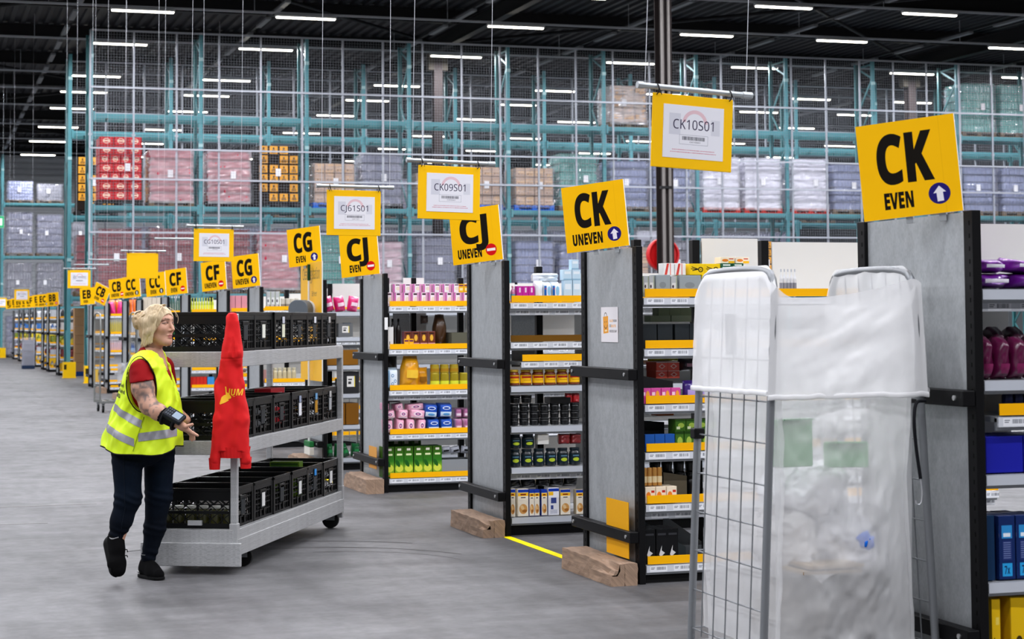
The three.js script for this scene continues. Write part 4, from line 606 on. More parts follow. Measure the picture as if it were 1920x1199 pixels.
function rowSign(name, side, symbol, label, [x, y, z], roll = 5, yaw = -46, small = false) {
  const S = small ? 128 : 384;
  const face = new THREE.MeshPhysicalMaterial({ roughness: 0.6, specularIntensity: 0.2, map: canvas(S, S, (c) => { c.scale(S / 384, S / 384); rc(c, '#ffc000', 0, 0, 384, 384); c.fillStyle = 'rgba(200,130,0,0.2)'; c.fillRect(322, 0, 2, 384); c.fillStyle = '#120d06';
    c.strokeStyle = '#120d06'; c.lineWidth = 5; text(c, name, 74, 242, 210, 190, 'bold', 'sans-serif', 1); text(c, side, side === 'EVEN' ? 88 : 44, 346, side === 'EVEN' ? 112 : 184, 62, 'bold', 'sans-serif', 1); if (symbol) arrowSign(c, 302, 306, 42, symbol); }) });
  const t = thing('row_sign', label, 'sign', [x, y, z], 0, 'yellow row signs'); t.rotation.set(0, yaw * Math.PI / 180, roll * Math.PI / 180, 'YXZ');
  obj('board', bx(0.42, 0.405, 0.012, 0, -0.2025, 0), foam, t);
  obj('printed_face', bx(0.42, 0.405, 0.002, 0, -0.2025, 0.0072), face, t);
  obj('clip', [bx(0.03, 0.07, 0.02, 0.12, -0.235, -0.014), bx(0.03, 0.07, 0.02, -0.02, -0.23, -0.014)], galv, t);
}
const SIGN_AT = [['CK', 'EVEN', 'up', -6.93, 2.172], ['CK', 'UNEVEN', 'up', -10.72, 2.177], ['CJ', 'UNEVEN', 'no', -13.27, 2.178], ['CJ', 'EVEN', 'no', -17.09, 2.172], ['CG', 'EVEN', 'up', -19.68, 2.345], ['CG', 'UNEVEN', 'up', -23.4, 2.185], ['CF', 'UNEVEN', 'no', -26.04, 2.19], ['CF', 'EVEN', 'no', -29.94, 2.192], ['CC', 'EVEN', 'bw', -32.63, 2.205], ['CC', 'UNEVEN', 'bw', -36.38, 2.23], ['CB', 'UNEVEN', 'no', -39.06, 2.245]];
SIGN_AT.forEach(([n, s, k, z, y], i) => rowSign(n, s, k, `yellow row sign reading ${n} ${s}, ${k === 'no' ? 'red no entry disc' : k === 'up' ? 'blue arrow disc' : 'dark arrow disc'}`, [3.95, y, z], rr(4.6, 5.6), -46, i > 4));
rowSign('CB', 'EVEN', 'no', 'yellow row sign reading CB EVEN, hanging tilted to the right', [3.97, 2.2, -42.9], -24, -40, true);
rowSign('EB', 'EVEN', '', 'yellow row sign half hidden behind the tilted CB EVEN sign', [4.0, 2.2, -46.6], 4, -40, true);
[['BB', 'EVEN', 'no', 97, -57.6], ['EC', 'UNEVEN', 'bw', 78, -62], ['EC', 'EVEN', '', 68, -64.6], ['EF', 'EVEN', '', 54, -69.4], ['EF', 'UNEVEN', '', 47, -72], ['EG', 'UNEVEN', '', 36, -76.6], ['EG', 'EVEN', '', 28, -79.6], ['EJ', 'EVEN', '', 19, -84.2]].forEach(([n, s, k, p, z], i) =>
  rowSign(n, s, k, `small far yellow row sign reading ${n} ${s}`, [3.93, 2.26 + 0.018 * i, z], 4, -38, true));

function hangingSign(code, label, [x, y, z], ry, roll, opt = {}) {
  const t = thing('hanging_sign', label, 'sign', [x, y, z], 0, 'hanging location signs'); t.rotation.set(0, ry, roll, 'YXZ');
  const w = 0.42, h = 0.34;
  obj('pipe', [flat(new THREE.CylinderGeometry(0.013, 0.013, 0.6, 14)).rotateZ(Math.PI / 2).translate(0.012, h / 2 + 0.028, 0), flat(new THREE.CylinderGeometry(0.016, 0.016, 0.05, 14)).rotateZ(Math.PI / 2).translate(0.285, h / 2 + 0.028, 0), flat(new THREE.CylinderGeometry(0.016, 0.016, 0.03, 14)).rotateZ(Math.PI / 2).translate(-0.275, h / 2 + 0.028, 0)], M(0xb4b9bb, 0.35, 0.7), t);
  for (const s of [-0.25, 0.28]) obj('wire', rod(V(s, h / 2 + 0.04, 0), V(s, 9.91 - y, 0), 0.0018, 4), M(0xc9cbd0, 0.4, 0.5), t);
  if (opt.bare) return;
  obj('board', bx(w, h, 0.008, 0, -h / 2, 0, 0.003), M(0xffc400, 0.5), t);
  for (const s of [-0.19, 0.19]) obj('cable_tie', [flat(new THREE.TorusGeometry(0.024, 0.003, 6, 16)).rotateY(Math.PI / 2).translate(s, h / 2 + 0.016, 0), rod(V(s, h / 2 + 0.03, 0.02), V(s + 0.012, h / 2 - 0.012, 0.03), 0.002, 5)], M(0x0c0c0c, 0.5), t);
  if (opt.blank) return;
  obj('paper', bx(0.315, 0.245, 0.002, 0.004, -0.122, 0.005), new THREE.MeshPhysicalMaterial({ roughness: 0.5, specularIntensity: 0.3, map: canvas(opt.far ? 192 : 480, opt.far ? 150 : 374, (c, W) => { c.scale(W / 480, W / 480); rc(c, '#e9e8ee', 0, 0, 480, 374); c.lineWidth = 26; c.strokeStyle = 'rgba(214,120,130,0.35)'; c.beginPath(); c.arc(250, 130, 88, 3.3, 6.2); c.stroke(); rc(c, 'rgba(150,150,170,0.25)', 46, 60, 90, 150); rc(c, 'rgba(150,150,170,0.2)', 380, 90, 70, 110);
    c.fillStyle = '#2a2340'; text(c, code, 78, 168, 322, 68, ''); c.strokeStyle = '#8d8f9c'; c.lineWidth = 2; c.strokeRect(130, 208, 226, 66); c.fillStyle = '#33343c'; for (let i = 0; i < 44; i++) c.fillRect(152 + i * 4.1, 218, rr(1, 3), 26); text(c, code, 212, 262, 84, 11, ''); c.fillStyle = 'rgba(190,70,90,0.75)'; for (let i = 0; i < 46; i++) { c.fillRect(74 + i * 7.3, 312, rr(3, 7), 5); c.fillRect(60 + i * 8, 328, rr(3, 7), 6); } }) }), t);
}
hangingSign('CK10S01', 'yellow hanging sign with white sheet reading CK10S01', [3.4, 2.405, -7.93], 0.1, -0.045);
hangingSign('CK09S01', 'yellow hanging sign with white sheet reading CK09S01', [3.23, 2.36, -11.45], 0.08, -0.02);
hangingSign('CJ61S01', 'yellow hanging sign with white sheet reading CJ61S01', [3.13, 2.36, -13.73], 0.05, -0.008);
hangingSign('CG10S01', 'yellow hanging sign with white sheet reading CG10S01', [2.96, 2.35, -19.53], 0.05, -0.01, { far: 1 });
hangingSign('', 'blank yellow hanging board between CG10S01 and the CB signs', [2.9, 2.31, -25.42], 0.05, -0.005, { blank: 1 });
hangingSign('CC10S01', 'small yellow hanging sign before the teal rack posts', [2.93, 2.37, -35.96], 0.03, 0, { far: 1 });
hangingSign('', 'bare hanging pipe right above the blank yellow board', [2.95, 2.33, -22.1], 0.03, 0, { bare: 1 });
hangingSign('', 'bare hanging pipe, first left of the blank yellow board', [2.9, 2.35, -30.2], 0.03, 0, { bare: 1 });
hangingSign('', 'bare hanging pipe, second left of the blank yellow board', [2.9, 2.36, -33.2], 0.03, 0, { bare: 1 });
hangingSign('EC10S01', 'tiny yellow hanging sign above the EF signs', [2.95, 2.36, -56.1], 0, 0, { far: 1 });
hangingSign('EF10S01', 'tiny yellow hanging sign, second from the left edge', [2.95, 2.3, -70], 0, 0, { far: 1 });
hangingSign('EG10S01', 'tiny yellow hanging sign touching the left edge of the picture', [2.95, 2.3, -81], 0, 0, { far: 1 });

// wooden blocks that keep trolleys off the shelving ends: sawn beams with split corners
const timber = (() => { const n = tiled(0, 16), n2 = tiled(0, 128); const t = grain(256, (x, y) => { const v = 0.6 + 0.05 * n(x * 8, y * 16, 1) + 0.06 * n2(x * 8, y * 128, 2); return [v, v * 0.83, v * 0.69]; }); return new THREE.MeshStandardMaterial({ map: t, roughness: 0.85 }); })();
function block(x, z0, z1, h, label, chip) {
  const t = thing('wooden_block', label, 'wooden block', [x, 0, 0], 0, 'wooden blocks before the shelving ends');
  for (const [k, w] of [[0, 0.085], [1, 0.08]]) {
    const nz = 18, g = new THREE.BoxGeometry(w, h, z1 - z0, 3, 4, nz), p = g.attributes.position, uv = g.attributes.uv;
    for (let i = 0; i < p.count; i++) {
      let [a, b, c] = [p.getX(i), p.getY(i), p.getZ(i)]; const e = (c + (z1 - z0) / 2) / (z1 - z0);
      if (!k) { const bite = Math.max(0, Math.min(1, (e - chip) / (1 - chip))); if (chip && b > 0 && a < 0.01) { b -= bite * (0.5 + 0.3 * noise(c * 40, 1)) * h * 0.55 * (a < -0.01 ? 1 : 0.4); a += bite * 0.028 * (b > 0 ? 1 : 0.3); } if (!chip && e < 0.1 && a < 0) { b -= b > 0 ? 0.02 : 0; c += 0.03 * (b > 0 ? 1 : 0); } }
      a += 0.003 * noise(c * 14, b * 30, k); b += 0.004 * noise(c * 12, a * 40, 5 + k) * (b > 0 ? 1 : 0);
      p.setXYZ(i, a, b, c); uv.setXY(i, c * 2 + a * 3, b * 3 + a * 3);
    }
    g.translate(-0.165 + 0.0425 + k * 0.083, h / 2, (z0 + z1) / 2); const G = flat(g); G.computeVertexNormals(); obj('beam', G, timber, t);
  }
}
block(4.03, -11.15, -10.28, 0.128, 'wooden block before CK UNEVEN post, splintered at its right end', 0.62);
block(4.03, -13.7, -12.86, 0.122, 'wooden block before CJ UNEVEN post, worn along its top', 0.9);
block(4.03, -17.4, -16.48, 0.13, 'wooden block before CJ EVEN post, beside the picking cart', 0);
block(4.03, -20.2, -19.2, 0.12, 'wooden block before CG EVEN post, hidden behind the picking cart', 0);
for (const [n, z] of [['CC UNEVEN', -35.7], ['CB UNEVEN', -38.2], ['CB EVEN', -42]]) block(4.03, z - 0.95, z, 0.12, `distant wooden block before ${n} post`, 0);
const card = M(0xe8a60c, 0.6);
tag(obj('yellow_card', bx(0.004, 0.33, 0.37, 0, 0, 0), card), 'yellow card tucked behind the low bumper, CK UNEVEN post', 'card').position.set(4.038 - 0.02, 0.14, -10.57);
tag(obj('yellow_card', bx(0.004, 0.2, 0.3, 0, 0, 0), M(0xd79a4a, 0.7)), 'faded orange card tucked behind the low bumper, CJ EVEN post', 'card').position.set(4.018, 0.2, -16.86);
{ const t = thing('poster', 'small white poster with an orange smiling shopping bag on CK UNEVEN panel', 'poster', [4.064, 1.41, -10.795], -Math.PI / 2);
  obj('paper', bx(0.29, 0.215, 0.002), new THREE.MeshStandardMaterial({ roughness: 0.5, map: canvas(288, 216, (c) => { c.scale(1, 1); rc(c, '#ece8ea', 0, 0, 288, 216); c.save(); c.translate(34, 60); c.rotate(-0.06); rc(c, '#f0a01c', 0, 0, 88, 104); c.strokeStyle = '#3a2a10'; c.lineWidth = 5; c.beginPath(); c.arc(44, 0, 22, Math.PI, 0); c.stroke(); c.beginPath(); c.arc(44, 44, 30, 0.3, 2.8); c.stroke(); ov(c, '#3a2a10', 28, 34, 4); ov(c, '#3a2a10', 58, 34, 4); rc(c, '#fbe6c0', 24, 84, 42, 9); c.restore();
    c.fillStyle = '#f0a01c'; text(c, 'ALLES', 146, 92, 60, 16); c.fillStyle = '#2a2320'; text(c, 'VOOR', 208, 92, 60, 16); text(c, 'DE', 146, 124, 26, 16); c.fillStyle = '#f0a01c'; text(c, 'BESTE', 176, 124, 78, 16); c.fillStyle = '#2a2320'; text(c, 'BOODSCHAP', 146, 156, 122, 16); }) }), t); }
tag(obj('shelf_label', bx(0.03, 0.11, 0.003), M(0xeeeeec, 0.5)), 'white label stuck to the upright of CJ EVEN shelving', 'label').position.set(4.07, 1.47, -16.545);

// ---------- farther down the aisle ----------
[['BB EVEN', -56.9], ['EC UNEVEN', -61.3], ['EC EVEN', -63.9], ['EF EVEN', -68.3], ['EF UNEVEN', -71.4], ['EG UNEVEN', -75.8], ['EG EVEN', -78.8], ['EJ EVEN', -83.4]].forEach(([n, z], i) => {
  if (!i) gondola('EB', -45.9, 'under hidden EB EVEN sign', 1.6, [[1.7, 1], [1.3, 1], [0.9, 1], [0.5, 1], [0.13, 1]], { posts: '' });
  const key = 'far' + i; gondola(key, z, `under ${n} sign`, 1.6, [[1.7, 1], [1.3, 1], [0.9, 1], [0.5, 1], [0.13, 1]], { posts: '', backs: [[0.3, 1.5, 0.2, 1.9]], h: 2.1 });
  [[0xd8dce0, 0x4a4c50], [0x3f74b8, 0xe6e6e6], [0x77862c, 0xd9c33a], [0xb8bcc4, 0x7a2a2c], [0x9a9c9e, 0xe0b020]].forEach(([c, c2], s) => { goods(key, s, ['bottle', 'carton', 'bottle', 'pack', 'carton'][(s + i) % 5], ['white bottle', 'blue box', 'olive bottle', 'grey pack', 'silver carton'][s], 0.06, 0.14, rr(0.2, 0.28), 4, { c: (i % 2) ? c : c2, l: c2, lid: c, d: 0.12 }); });
});
const guardM = M(0xf0c000, 0.45);
for (const [x, z, lab] of [[4.34, -49.4, 'yellow post guard at the foot of the nearer rack'], [4.17, -54.35, 'yellow post guard at the foot of the farther rack'], [3.75, -87.7, 'yellow post guard at the far left edge']]) {
  const t = thing('post_guard', lab, 'post guard', [x, 0, z], 0, 'yellow post guards');
  obj('side', [bx(0.02, 0.45, 0.3, -0.16, 0, 0, 0.004), bx(0.02, 0.45, 0.3, 0.16, 0, 0, 0.004)], guardM, t); obj('front', [bx(0.34, 0.45, 0.02, 0, 0, 0.16, 0.004), bx(0.38, 0.015, 0.36, 0, 0, 0.0)], guardM, t); obj('notch', bx(0.07, 0.14, 0.006, -0.12, 0.24, 0.169), M(0x2a2408, 0.8), t);
}
{ const t = thing('carton_stack', 'tall brown carton stack on a blue pallet beside the rack post', 'carton stack', [4.68, 0, -56.3]);
  obj('pallet', bx(0.5, 0.13, 0.5, 0, 0, 0, 0.01), M(0x123a7c, 0.6), t); for (let i = 0; i < 7; i++) obj('carton', bx(0.46, 0.262, 0.46, rr(-0.01, 0.01), 0.131 + 0.265 * i, 0, 0.008), M(0xa8835e, 0.85), t); }
{ const t = thing('wrapped_stack', 'silvery film wrapped stack on a small pallet under EC signs', 'wrapped stack', [3.7, 0, -66]);
  obj('pallet', bx(0.42, 0.12, 0.4, 0, 0, 0, 0.01), M(0x20304a, 0.6), t); obj('bottle_layer', [layer(0.24)].map((g) => g.clone().scale(0.36, 2.1, 0.36).translate(0, 0.12, 0)), M(0x9a9ca4, 0.25, 0.4), t); obj('upper_bottle_layer', layer(0.24).clone().scale(0.34, 1.5, 0.34).translate(0, 0.64, 0), M(0xaeb0b6, 0.25, 0.4), t); obj('film', wrapVar[0].clone().scale(0.36, 0.95, 0.37).translate(0, 0.1, 0), film, t); }
function rollCage(x, z, turn, label, w = 0.7, d = 0.8, h = 1.7) {
  const t = thing('roll_cage', label, 'roll cage', [x, 0, z], turn), g = M(0x9a9c98, 0.35, 0.75);
  obj('base', [bx(w, 0.04, 0.05, 0, 0.16, d / 2), bx(w, 0.04, 0.05, 0, 0.16, -d / 2), ...[-0.3, -0.1, 0.1, 0.3].map((q) => bx(0.03, 0.03, d, q * w, 0.165, 0))], g, t);
  for (const s of [-1, 1]) { obj('side_frame', [tube([V(s * w / 2, 0.16, -d / 2), V(s * w / 2, h - 0.06, -d / 2), V(s * w / 2, h, -d / 2 + 0.08), V(s * w / 2, h, d / 2 - 0.08), V(s * w / 2, h - 0.06, d / 2), V(s * w / 2, 0.16, d / 2)], 0.014, 60)], g, t);
    obj('side_mesh', [...[0.45, 0.75, 1.05, 1.35].map((y) => rod(V(s * w / 2, y, -d / 2), V(s * w / 2, y, d / 2), 0.005, 6)), ...[-0.3, -0.1, 0.1, 0.3].map((q) => rod(V(s * w / 2, 0.18, q * d), V(s * w / 2, h, q * d), 0.004, 6))], g, t); }
  for (const [a, b] of [[-1, -1], [1, -1], [-1, 1], [1, 1]]) caster(t, a * (w / 2 - 0.06), b * (d / 2 - 0.06), 0.16);
}
function caster(t, x, z, h) {
  const r = h * 0.38, c = obj('caster', [bx(0.07, 0.008, 0.07, x, h - 0.008, z), bx(0.004, h * 0.62, r * 1.1, x - 0.02, h * 0.36, z), bx(0.004, h * 0.62, r * 1.1, x + 0.02, h * 0.36, z), cyl(0.02, 0.02, 0.02, x, h - 0.03, z, 10)], M(0x8d9092, 0.4, 0.7), t);
  obj('wheel', flat(new THREE.CylinderGeometry(r, r, 0.03, 20)).rotateZ(Math.PI / 2).translate(x, r, z), M(0x151515, 0.6), c);
}
rollCage(3.35, -33.4, 0.05, 'silver roll cage standing at the aisle behind the woman', 0.62, 0.7);
{ const t = thing('folded_film', 'pale folded plastic film hanging from the roll cage behind the woman', 'film', [3.55, 0.55, -33.0]);
  obj('sheet', sheet((u, v) => V(-0.2 + 0.5 * u, 0.45 * v * (0.6 + 0.4 * u) + 0.03 * noise(u * 8, v * 8), 0.05 * noise(u * 5, v * 5, 2)), 14, 12), new THREE.MeshPhysicalMaterial({ color: 0xd9dadc, roughness: 0.3, transmission: 0.3, thickness: 0 }), t); }
rollCage(4.95, -21.4, 0.3, 'low grey trolley parked in the CG aisle behind the cart', 0.6, 0.9, 1.35);
{ // cleaning station
  const t = thing('cleaning_board', 'tall yellow board reading Cleaning station on CG EVEN shelving end', 'board', [3.99, 0.93, -19.5], -Math.PI / 2 + 0.03);
  const face = new THREE.MeshStandardMaterial({ roughness: 0.55, map: canvas(256, 320, (c) => { rc(c, '#f0b400', 0, 0, 256, 320); c.fillStyle = '#5a4708'; text(c, 'Cleaning station', 24, 46, 210, 34, ''); text(c, 'Beheer', 140, 92, 60, 16, ''); }) });
  obj('panel', bx(0.95, 1.24, 0.012, 0, 0, 0), foam, t); obj('printed_face', bx(0.95, 1.24, 0.002, 0, 0, 0.0075), face, t);
  const b = thing('broom', 'broom with green grip hanging on the cleaning board', 'broom', [3.95, 0.3, -19.45]);
  obj('handle', cyl(0.012, 0.012, 1.75, 0, 0, 0, 10), M(0xdcdcd8, 0.5), b); obj('grip', cyl(0.017, 0.016, 0.17, 0, 1.68, 0, 12), M(0x12381c, 0.6), b); obj('head', bx(0.05, 0.06, 0.3, 0, -0.06, 0, 0.01), M(0x1d6a34, 0.6), b); obj('bristles', bx(0.045, 0.08, 0.29, 0, -0.14, 0), M(0xd8d6cc, 0.9), b);
  const d = thing('dust_bin', 'grey rounded bin with white side hanging on the cleaning board', 'bin', [3.86, 1.5, -19.3], -0.75);
  const s = new THREE.Shape(); s.moveTo(-0.11, 0); s.lineTo(0.11, 0); s.lineTo(0.11, 0.19); s.quadraticCurveTo(0.1, 0.25, 0.03, 0.265); s.lineTo(-0.03, 0.265); s.quadraticCurveTo(-0.1, 0.25, -0.11, 0.19); s.closePath();
  obj('body', flat(new THREE.ExtrudeGeometry(s, { depth: 0.1, bevelEnabled: true, bevelSize: 0.008, bevelThickness: 0.008, bevelSegments: 2 })), M(0x5f656b, 0.5), d); obj('white_side', flat(new THREE.ExtrudeGeometry(s, { depth: 0.02, bevelEnabled: false })).scale(1.06, 1.02, 1).translate(0.012, 0, -0.035), M(0xdedede, 0.5), d);
}
{ const t = thing('exit_sign', 'green illuminated exit sign high at the left edge', 'exit sign', [2.36, 4.5, -60]);
  obj('housing', bx(0.5, 0.38, 0.06), M(0xdedede, 0.5), t);
  obj('glowing_sign_face', bx(0.48, 0.36, 0.004, 0, 0.01, 0.032), new THREE.MeshStandardMaterial({ color: 0xffffff, roughness: 0.5, emissive: 0xffffff, emissiveIntensity: 0.8, emissiveMap: canvas(96, 72, (c) => { rc(c, '#10b070', 0, 0, 96, 72); c.fillStyle = '#f2fff8'; c.fillRect(70, 14, 16, 44); c.beginPath(); c.arc(44, 16, 6, 0, 7); c.fill(); c.fillRect(36, 24, 14, 20); c.fillRect(30, 44, 8, 18); c.fillRect(48, 42, 14, 7); }), map: canvas(4, 4, (c) => rc(c, '#222222', 0, 0, 4, 4)) }), t);
  for (const s of [-0.2, 0.2]) obj('wire', rod(V(s, 0.38, 0), V(s, 5.2, 0), 0.003, 4), steel, t);
  const l = new THREE.PointLight(0x40ffa0, 0.3, 4); l.position.set(2.36, 4.68, -59.9); scene.add(l); }

// ---------- the picking cart, its crates and the hoodie hung on it ----------
const CART = [1.89, -11.6], CT = Math.atan2(0.894, 0.447), CL = 2.65, CW = 0.55;
const cartAt = (x, y, z) => [CART[0] + Math.cos(CT) * x + Math.sin(CT) * z, y, CART[1] - Math.sin(CT) * x + Math.cos(CT) * z];
const TIERS = [0.272, 0.815, 1.366];
const alu = (() => { const n = tiled(0, 64); const t = grain(256, (x, y) => 0.86 + 0.12 * n(x * 16, y * 64, 2) + 0.05 * n(x * 64, y * 64, 5)); t.repeat.set(3, 3); return new THREE.MeshStandardMaterial({ color: 0xd0d1d2, map: t, roughness: 0.4, metalness: 0.25 }); })();
{
  const t = thing('picking_cart', 'grey metal picking cart of three tiers carrying black crates', 'cart', [CART[0], 0, CART[1]], CT);
  for (const [x, z, h] of [[0, 0, 1.6], [0, -CW, 1.36], [CL, 0, 1.36], [CL, -CW, 1.36]]) obj('post', [bx(0.042, h - 0.07, 0.042, x, 0.07, z, 0.005), bx(0.052, 0.12, 0.052, x, 0.19, z, 0.004)], alu, t);
  TIERS.forEach((y, i) => {
    const h = i === 2 ? 0.095 : 0.085;
    for (const z of [0.012, -CW - 0.012]) { const g = []; g.push(bx(CL, h, 0.016, CL / 2, y - h, z, 0.003)); g.push(bx(CL, 0.006, 0.03, CL / 2, y - h, z - Math.sign(z + 0.1) * 0.012)); if (!i) g.push(bx(CL + 0.02, 0.1, 0.02, CL / 2, y - h - 0.075, z + Math.sign(z) * 0.006, 0.003)); obj('long_rail', g, alu, t); }
    for (const x of [0, CL]) obj('cross_rail', [bx(0.016, h, CW, x - 0.02 * Math.sign(1 - x), y - h, -CW / 2, 0.003), ...(i ? [] : [bx(0.03, 0.05, CW, x, y - h - 0.055, -CW / 2, 0.003)])], alu, t);
    obj('deck', [bx(CL - 0.02, 0.012, CW - 0.02, CL / 2, y - 0.012, -CW / 2), ...Array.from({ length: 5 }, (_, k) => bx(0.03, 0.02, CW - 0.04, 0.4 + k * 0.45, y - 0.034, -CW / 2))], alu, t);
  });
  obj('bumper_plate', [bx(0.03, 0.145, CW + 0.09, -0.04, 0.05, -CW / 2 + 0.01, 0.006), bx(0.3, 0.012, CW, 0.12, 0.178, -CW / 2)], alu, t);
  obj('hinge', bx(0.02, 0.03, 0.09, -0.035, 0.3, -0.24), M(0xc9cacb, 0.3, 0.7), t);
  for (const [x, z] of [[0.37, -0.06], [0.37, -0.48], [2.56, -0.05], [2.56, -0.5]]) caster(t, x, z, 0.165);
}
const crateM = new THREE.MeshPhysicalMaterial({ color: 0x060708, roughness: 0.4, specularIntensity: 0.5 }), crateIn = M(0x08090a, 0.55), holderM = M(0x2a2d30, 0.5);
const CX = 0.424, CZ = 0.53, CH = 0.246;
function makeCrate(label) {
  const t = thing('crate', label, 'crate', [0, 0, 0]);
  const hx = CX / 2, hz = CZ / 2;
  obj('floor', bx(CX - 0.02, 0.012, CZ - 0.02), crateIn, t);
  obj('rim', [bx(CX, 0.022, 0.016, 0, CH - 0.022, hz - 0.008, 0.003), bx(CX, 0.022, 0.016, 0, CH - 0.022, -hz + 0.008, 0.003), bx(0.016, 0.022, CZ, hx - 0.008, CH - 0.022, 0, 0.003), bx(0.016, 0.022, CZ, -hx + 0.008, CH - 0.022, 0, 0.003), ...[[-1, -1], [-1, 1], [1, -1], [1, 1]].map(([a, b]) => bx(0.03, CH - 0.004, 0.03, a * (hx - 0.015), 0, b * (hz - 0.015), 0.003))], crateM, t);
  for (const s of [-1, 1]) {                                            // lattice of the long sides
    const g = [bx(0.008, 0.054, CZ - 0.06, s * (hx - 0.006), CH - 0.076, 0), bx(0.01, 0.03, CZ - 0.06, s * (hx - 0.007), 0, 0), bx(0.009, 0.018, CZ - 0.06, s * (hx - 0.006), 0.089, 0)];
    for (const [y0, y1] of [[0.026, 0.09], [0.106, 0.172]]) for (let k = 0; k < 6; k++) { const z0 = -0.24 + k * 0.08, z1 = z0 + 0.08; g.push(bar(V(s * (hx - 0.006), y0, z0), V(s * (hx - 0.006), y1, z1), 0.004, 0.005), bar(V(s * (hx - 0.006), y1, z0), V(s * (hx - 0.006), y0, z1), 0.004, 0.005)); }
    obj('lattice_wall', g, crateM, t);
    const e = [bx(CX - 0.05, 0.04, 0.012, 0, CH - 0.052, s * (hz - 0.008), 0.003), bx(CX - 0.05, 0.012, 0.01, 0, 0.004, s * (hz - 0.006))];
    for (const y of [0.052, 0.094, 0.128, 0.168]) e.push(bx(CX - 0.06, 0.008, 0.005, 0, y, s * (hz - 0.011)));
    for (const x of [-0.15, -0.1, 0.1, 0.15]) e.push(bx(0.008, CH - 0.06, 0.004, x, 0.01, s * (hz - 0.011)));
    for (const x of [-0.05, 0.04]) e.push(bx(0.03, 0.05, 0.01, x, 0.012, s * (hz - 0.008), 0.002));
    e.push(bx(0.13, 0.03, 0.014, 0, CH - 0.088, s * (hz - 0.008), 0.004));
    obj('end_wall', e, crateM, t);
    obj('card_holder', bx(0.088, 0.108, 0.006, 0, 0.068, s * (hz - 0.004), 0.002), holderM, t);
  }
  return t;
}
{
  const proto = makeCrate('black crate, nearest of six on the lowest cart tier');
  const cards = [[0, 0xd8d8d6, 0, 0xd8d8d6, 0, 0xe2e2e0], [0, 0, 0, 0xe6e6ea, 0xc08a1c, 0xa9abad], [0, 0, 0xd8d9c6, 0xdedfc8, 0, 0]], tags = [[0, 0, 0, 0, 0x1f8fe0, 0], [0, 0, 0, 0x8f98b0, 0x6fa8d8, 0xb9b9b9], [0, 0, 0, 0xd8dade, 0, 0xd8dade]];
  cards[2] = [0, 0xe0e0d4, 0xe0e0c8, 0, 0, 0]; tags[2] = [0, 0, 0xc9cbd6, 0, 0xdfe0e6, 0xb9b6b4];
  TIERS.forEach((y, i) => { for (let k = 0; k < 6; k++) {
    const pos = cartAt(0.035 + CX / 2 + 0.429 * k, y + 0.001, -CW / 2 + rr(-0.008, 0.008)), label = `black crate, ${['nearest', 'second nearest', 'third nearest', 'third farthest', 'second farthest', 'farthest'][k]} of six on the ${['lowest', 'middle', 'top'][i]} cart tier`;
    let o = proto; if (i || k) o = dup(proto, pos, CT, label); else { o.position.set(...pos); o.rotation.y = CT; }
    o.userData.group = 'black crates on the picking cart';
    if (cards[i][k]) obj('card', bx(0.066, 0.088, 0.002, 0.0, 0.078, CZ / 2 + 0.0005), M(cards[i][k], 0.6), o);
    if (tags[i][k]) obj('tag', bx(0.05, 0.045, 0.004, -0.012, CH - 0.075, CZ / 2 + 0.004, 0.001), M(tags[i][k], 0.4), o);
  } });
  const inCrate = (i, k, name, label, cat, build, dx = 0, dz = 0, dy = 0.02) => { const t = thing(name, label, cat, cartAt(0.035 + CX / 2 + 0.429 * k + dx, TIERS[i] + dy, -CW / 2 + dz), CT); build(t); };
  inCrate(1, 3, 'carton', 'red and white box sticking out of a middle tier crate', 'box', (t) => { obj('box', bx(0.34, 0.25, 0.12, 0, 0, 0, 0.004), M(0xb3202a, 0.5), t); obj('print', bx(0.2, 0.1, 0.002, 0, 0.12, 0.061), M(0xd9a0a8, 0.5), t); obj('white_end', bx(0.002, 0.25, 0.12, 0.171, 0, 0), M(0xe6e2e2, 0.5), t); }, 0.0, 0.05);
  inCrate(0, 4, 'carton', 'green box sticking out of a lowest tier crate', 'box', (t) => { obj('box', bx(0.1, 0.25, 0.22, 0, 0, 0, 0.004), M(0x5a7a1c, 0.5), t); obj('print', bx(0.002, 0.08, 0.2, -0.051, 0.16, 0), prints.greenpack, t); }, 0, 0.05);
  for (let q = 0; q < 6; q++) inCrate(0, 0, 'jar', `small glinting jar inside the nearest lowest crate, ${ORD[q]} from its left`, 'jar', (t) => KIND.jar(t, 0.075, 0.12, 0.07, { c: 0x4a4a20, lid: 0xd8d8d0 }), -0.13, -0.2 + 0.08 * q, 0.014);
  for (const [k, c, w, i] of [[2, 0xb7b9bd, 'grey carton lying in a middle tier crate', 1], [1, 0xd8d4ce, 'white carton lying in a lowest tier crate', 0], [5, 0x8c8f96, 'grey carton lying in the farthest lowest crate', 0]]) inCrate(i, k, 'carton', w, 'box', (t) => { obj('box', bx(0.2, 0.13, 0.3, 0, 0, 0, 0.006), M(c, 0.5), t); obj('print', bx(0.15, 0.002, 0.2, 0, 0.13, 0), prints.greyplain, t); }, 0.02, 0);
}
